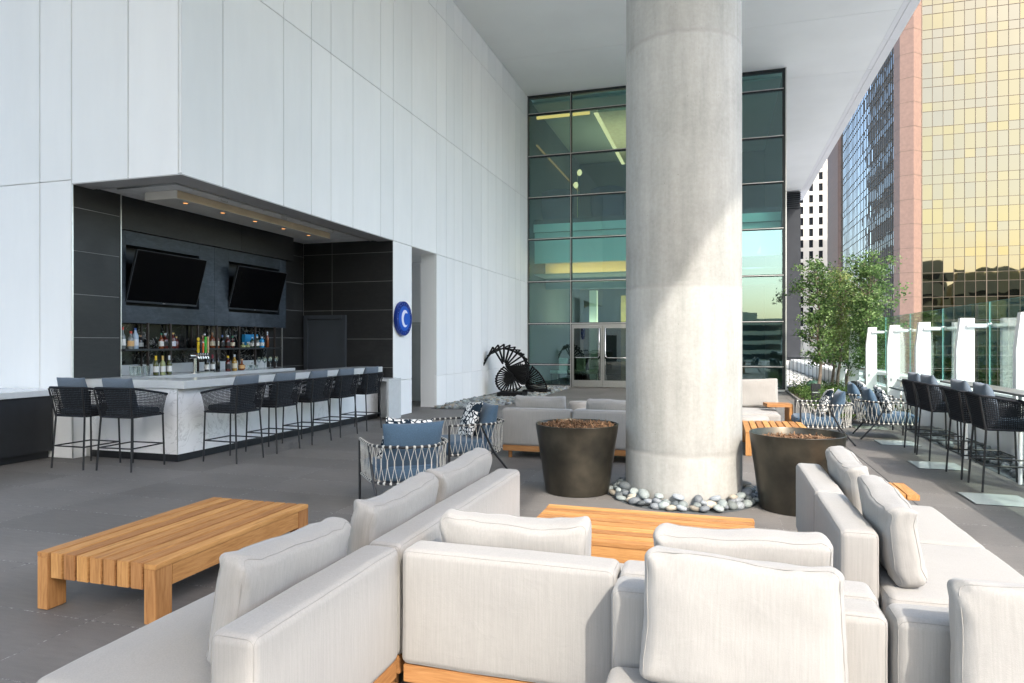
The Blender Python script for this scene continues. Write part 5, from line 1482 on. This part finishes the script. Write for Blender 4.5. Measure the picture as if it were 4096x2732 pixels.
m = MB(); m.lathe([(.22,0),(.22,.30),(.20,.37),(.12,.41),(.0005,.42)],24); m.obj('dome', simple('faded_green_plastic', (.05,.115,.085), .6), vb, 60)
m = MB(); m.lathe([(.235,0),(.235,.04),(.225,.05)],24); m.obj('collar', simple('green_plastic_rim', (.04,.09,.07), .6), vb, 60)

# ------------------------------------------------------------------ city towers
random.seed(21)
gt = thing('gold_glass_tower', 'tall tower of gold mirror glass with pink granite corner pier', 'tower', (28,123,0))
def pier(pts, z0, z1, dz, off, name):
    m = MB(); z = z0
    lv = [z0]+[off+dz*k for k in range(-8,30) if z0 < off+dz*k < z1]+[z1]
    for a,b in zip(lv[:-1],lv[1:]): m.prism(pts,'z',a+.035,b-.035,0,random.random())
    c = sum(p[0] for p in pts)/len(pts), sum(p[1] for p in pts)/len(pts)
    o = m.obj(name, GRANITE, gt)
    m = MB(); m.prism([(c[0]+(p[0]-c[0])*.985, c[1]+(p[1]-c[1])*.985) for p in pts],'z',z0,z1); m.obj('pier_core', BRONZEM, gt)
pier([(-.25,2.6),(.14,.35),(1.95,-.45),(3.45,1.0),(3.45,2.6)], -18, 84, 3.93, 8.93, 'corner_pier')
pier([(-.25,57.5),(.15,56.2),(1.0,56.2),(1.0,74),(-.25,74)], -18, 84, 3.93, 8.93, 'far_pier')
def facade(name, org, du, L, z0, z1, rowz, cw_, mat, tilt, name2):
    g = MB(); m = MB(); n = int(L/cw_)
    nx, ny = du[1], -du[0]
    rows_ = [z for z in rowz if z0 < z < z1]
    for i in range(n):
        for a,b in zip(rows_[:-1],rows_[1:]):
            t1, t2 = random.gauss(0,tilt), random.gauss(0,tilt)
            u0,u1 = i*cw_,(i+1)*cw_
            vs = []
            for (u,z,k) in ((u0,a,-t1-t2),(u1,a,t1-t2),(u1,b,t1+t2),(u0,b,-t1+t2)):
                vs.append((org[0]+du[0]*u+nx*k, org[1]+du[1]*u+ny*k, z))
            g.add(vs,[(0,1,2,3)],0,random.random()**1.5)
    g.obj(name, mat, gt)
    w = .026
    for i in range(n+1):
        u = i*cw_; ww = .06 if i % 6 == 0 else w
        p = (org[0]+du[0]*u, org[1]+du[1]*u)
        m.prism([(p[0]-du[0]*ww+nx*.09,p[1]-du[1]*ww+ny*.09),(p[0]+du[0]*ww+nx*.09,p[1]+du[1]*ww+ny*.09),(p[0]+du[0]*ww-nx*.06,p[1]+du[1]*ww-ny*.06),(p[0]-du[0]*ww-nx*.06,p[1]-du[1]*ww-ny*.06)],'z',z0,z1)
    for z in rows_:
        a_ = (org[0],org[1]); b_ = (org[0]+du[0]*n*cw_, org[1]+du[1]*n*cw_)
        m.prism([(a_[0]+nx*.08,a_[1]+ny*.08),(b_[0]+nx*.08,b_[1]+ny*.08),(b_[0]-nx*.05,b_[1]-ny*.05),(a_[0]-nx*.05,a_[1]-ny*.05)],'z',z-w,z+w)
    m.obj(name2, BRONZEM, gt)
rz_ = sorted([8.87+3.93*k for k in range(-7,20)]+[11.37+3.93*k for k in range(-7,20)])
facade('gold_glazing', (3.48,1.0), (1,0), 50, -17, 80, rz_, 1.5, GOLD, .0035, 'gold_mullion')
facade('blue_glazing', (.30,57.0), (0,-1), 54.6, -17, 80, rz_, 1.5, BLUEG, .003, 'blue_mullion')
m = MB(); m.box(.6,53,2.7,73,-18,79.9); m.obj('tower_core', BRONZEM, gt)

wt = thing('cream_office_tower', 'cream office tower with square dark windows far behind', 'tower', (20,235,0))
m = MB()
xs = [4.35+2.86*k+1.2*0 for k in range(4)]   # left edges
xs = [4.9,7.74,10.59]; ww = 1.2
edges = [4.0]+sum([[x,x+ww] for x in xs],[])+[13.3]
edges[1] = 4.38; edges[2] = 6.04
for a,b in zip(edges[0::2],edges[1::2]): m.box(a,b,0,.6,-18,110)
zr = [45.27+3.6*k for k in range(-17,18)]
for z in zr:
    for a,b in zip(edges[1:-1:2],edges[2:-1:2]): m.box(a,b,.004,.6,z,z+1.14)
m.box(4.0,13.3,.7,14,-18,110)
m.obj('wall', CREAM, wt)
cnt = 0
for z in zr:
    for (a,b) in zip(edges[1:-1:2],edges[2:-1:2]):
        if 4 < z < 72 and a > 3:
            q = MB(); q.box(a,b,.35,.42,z-2.46,z); w = q.obj('window', DARKGLASS, wt); cnt += 1
            q = MB(); q.box(a,b,.33,.349,z-1.9,z-1.86); q.obj('frame', BLACK, w)

# buildings round the square, reflected in the tower glass
def block(x0,x1,y0,y1,z1,lab,mat,nrow):
    t = thing('city_block', lab, 'building', ((x0+x1)/2,(y0+y1)/2,-18), 0, 'lower buildings across the street')
    m = MB(); W_, D_ = (x1-x0)/2,(y1-y0)/2; H_ = z1+18
    m.box(-W_,W_,-D_,D_,0,H_); m.box(-W_*.4,W_*.2,-D_*.4,D_*.3,H_+.01,H_+2.5); m.obj('wall', mat, t)
    m = MB()
    for k in range(nrow):
        z = 3+k*(H_-4)/nrow
        m.box(-W_+1,W_-1,D_+.01,D_+.08,z,z+1.6)
    m.obj('window_band', DARKGLASS, t)
block(45,78,-60,-28,30,'stone block reflected in the gold glass, the taller one',CITY,7)
block(82,128,-74,-32,26,'long stone block reflected in the gold glass',CITY,6)
block(20,44,-95,-62,33,'narrow stone block reflected in the gold glass',CITY,8)
block(132,190,-50,-20,28,'far stone block reflected in the gold glass',CITY,7)
for q,(x0,x1,y0,y1,z1) in enumerate(((-70,-42,-190,-150,4),(-38,-8,-180,-140,3),(-4,22,-210,-165,9),(26,52,-190,-150,5),(56,84,-215,-170,8),(-110,-74,-200,-150,8))):
    block(x0,x1,y0,y1,z1,['wide stone block mirrored low in the lounge glazing','low stone block mirrored in the lounge glazing','middle stone block mirrored in the lounge glazing','small stone block mirrored in the lounge glazing','tall stone block mirrored in the lounge glazing','outer stone block mirrored in the lounge glazing'][q],CITY,8)
def slab_tower(x0,x1,y0,y1,z1,lab):
    t = thing('dark_tower', lab, 'tower', ((x0+x1)/2,(y0+y1)/2,-18), 0)
    m = MB(); m.box(-(x1-x0)/2,(x1-x0)/2,-(y1-y0)/2,(y1-y0)/2,0,z1+18); m.obj('wall', simple('dark_tower_cladding', (.012,.014,.017), .5), t)
    m = MB()
    for k in range(14): m.box((x1-x0)/2+.01,(x1-x0)/2+.1,-(y1-y0)/2+2,(y1-y0)/2-2,6+k*8,9+k*8)
    m.obj('window_band', DARKGLASS, t)
slab_tower(-30,12,196,236,120,'dark tower mirrored in the blue grey glass')
def street_tree(x,y,H,seed):
    rr = random.Random(seed); t = thing('street_tree', 'dark green street tree reflected in the lower gold glass', 'tree', (x,y,-18), 0, 'street trees below the terrace')
    m = MB(); m.tube([(0,0,0),(.2,0,H*.4),(0,.1,H*.8)],[.35,.25,.08],7); m.obj('trunk', BARK, t, 60)
    c = MB()
    for k in range(60):
        d = Vector((rr.gauss(0,1),rr.gauss(0,1),rr.gauss(0,.7))).normalized()*rr.uniform(.3,1)
        p = Vector((d.x*H*.33,d.y*H*.33,H*.68+d.z*H*.30))
        for q in range(16):
            o = Vector((rr.gauss(0,1),rr.gauss(0,1),rr.gauss(0,.7)))*H*.05; leaf(c,p+o,H*.07,H*.025,None,None,min(1,max(0,rr.gauss(.5,.25))))
    c.obj('crown', LEAF_D, t)
for i,(x,y,H) in enumerate(((38,60,17),(46,52,19),(55,64,17),(62,50,20),(48,74,16),(70,62,18),(80,54,19),(34,80,15),(90,66,18),(58,84,15))): street_tree(x,y,H,i)

# ------------------------------------------------------------------ light, sky, camera
sd = Vector((.189,-.25,.291)).normalized()
sun = bpy.data.lights.new('sun', 'SUN'); sun.energy = 1.05; sun.angle = R(.6); sun.color = (1,.95,.88)
so_ = bpy.data.objects.new('sun', sun); COL.objects.link(so_); so_.rotation_euler = (-sd).to_track_quat('-Z','Y').to_euler(); so_.location = (20,-30,40)
w = bpy.data.worlds.new('World'); S.world = w; w.use_nodes = True
nt = w.node_tree; bg = nt.nodes['Background']
sky = nt.nodes.new('ShaderNodeTexSky'); sky.sky_type = 'NISHITA'; sky.sun_disc = False
sky.sun_elevation = math.asin(sd.z); sky.sun_rotation = math.atan2(sd.x, sd.y)
sky.air_density = 1.2; sky.dust_density = 2.6; sky.ozone_density = 1.0
nt.links.new(sky.outputs[0], bg.inputs['Color']); bg.inputs['Strength'].default_value = .15
cam = bpy.data.cameras.new('camera'); co_ = bpy.data.objects.new('camera', cam); COL.objects.link(co_)
cam.sensor_width = 36; cam.lens = 36*1550/2351; cam.shift_y = .00085; cam.clip_start = .05; cam.clip_end = 2500
co_.location = (0,0,1.6); co_.rotation_euler = (PI/2,0,math.atan((1650-1175.5)/1550))
S.camera = co_
S.view_settings.view_transform = 'Standard'; S.view_settings.look = 'None'; S.view_settings.exposure = 2.32; S.view_settings.gamma = 1
S.cycles.max_bounces = 10; S.cycles.diffuse_bounces = 8; S.cycles.glossy_bounces = 5; S.cycles.transparent_max_bounces = 16
S.cycles.use_denoising = True
S.cycles.sample_clamp_indirect = 6
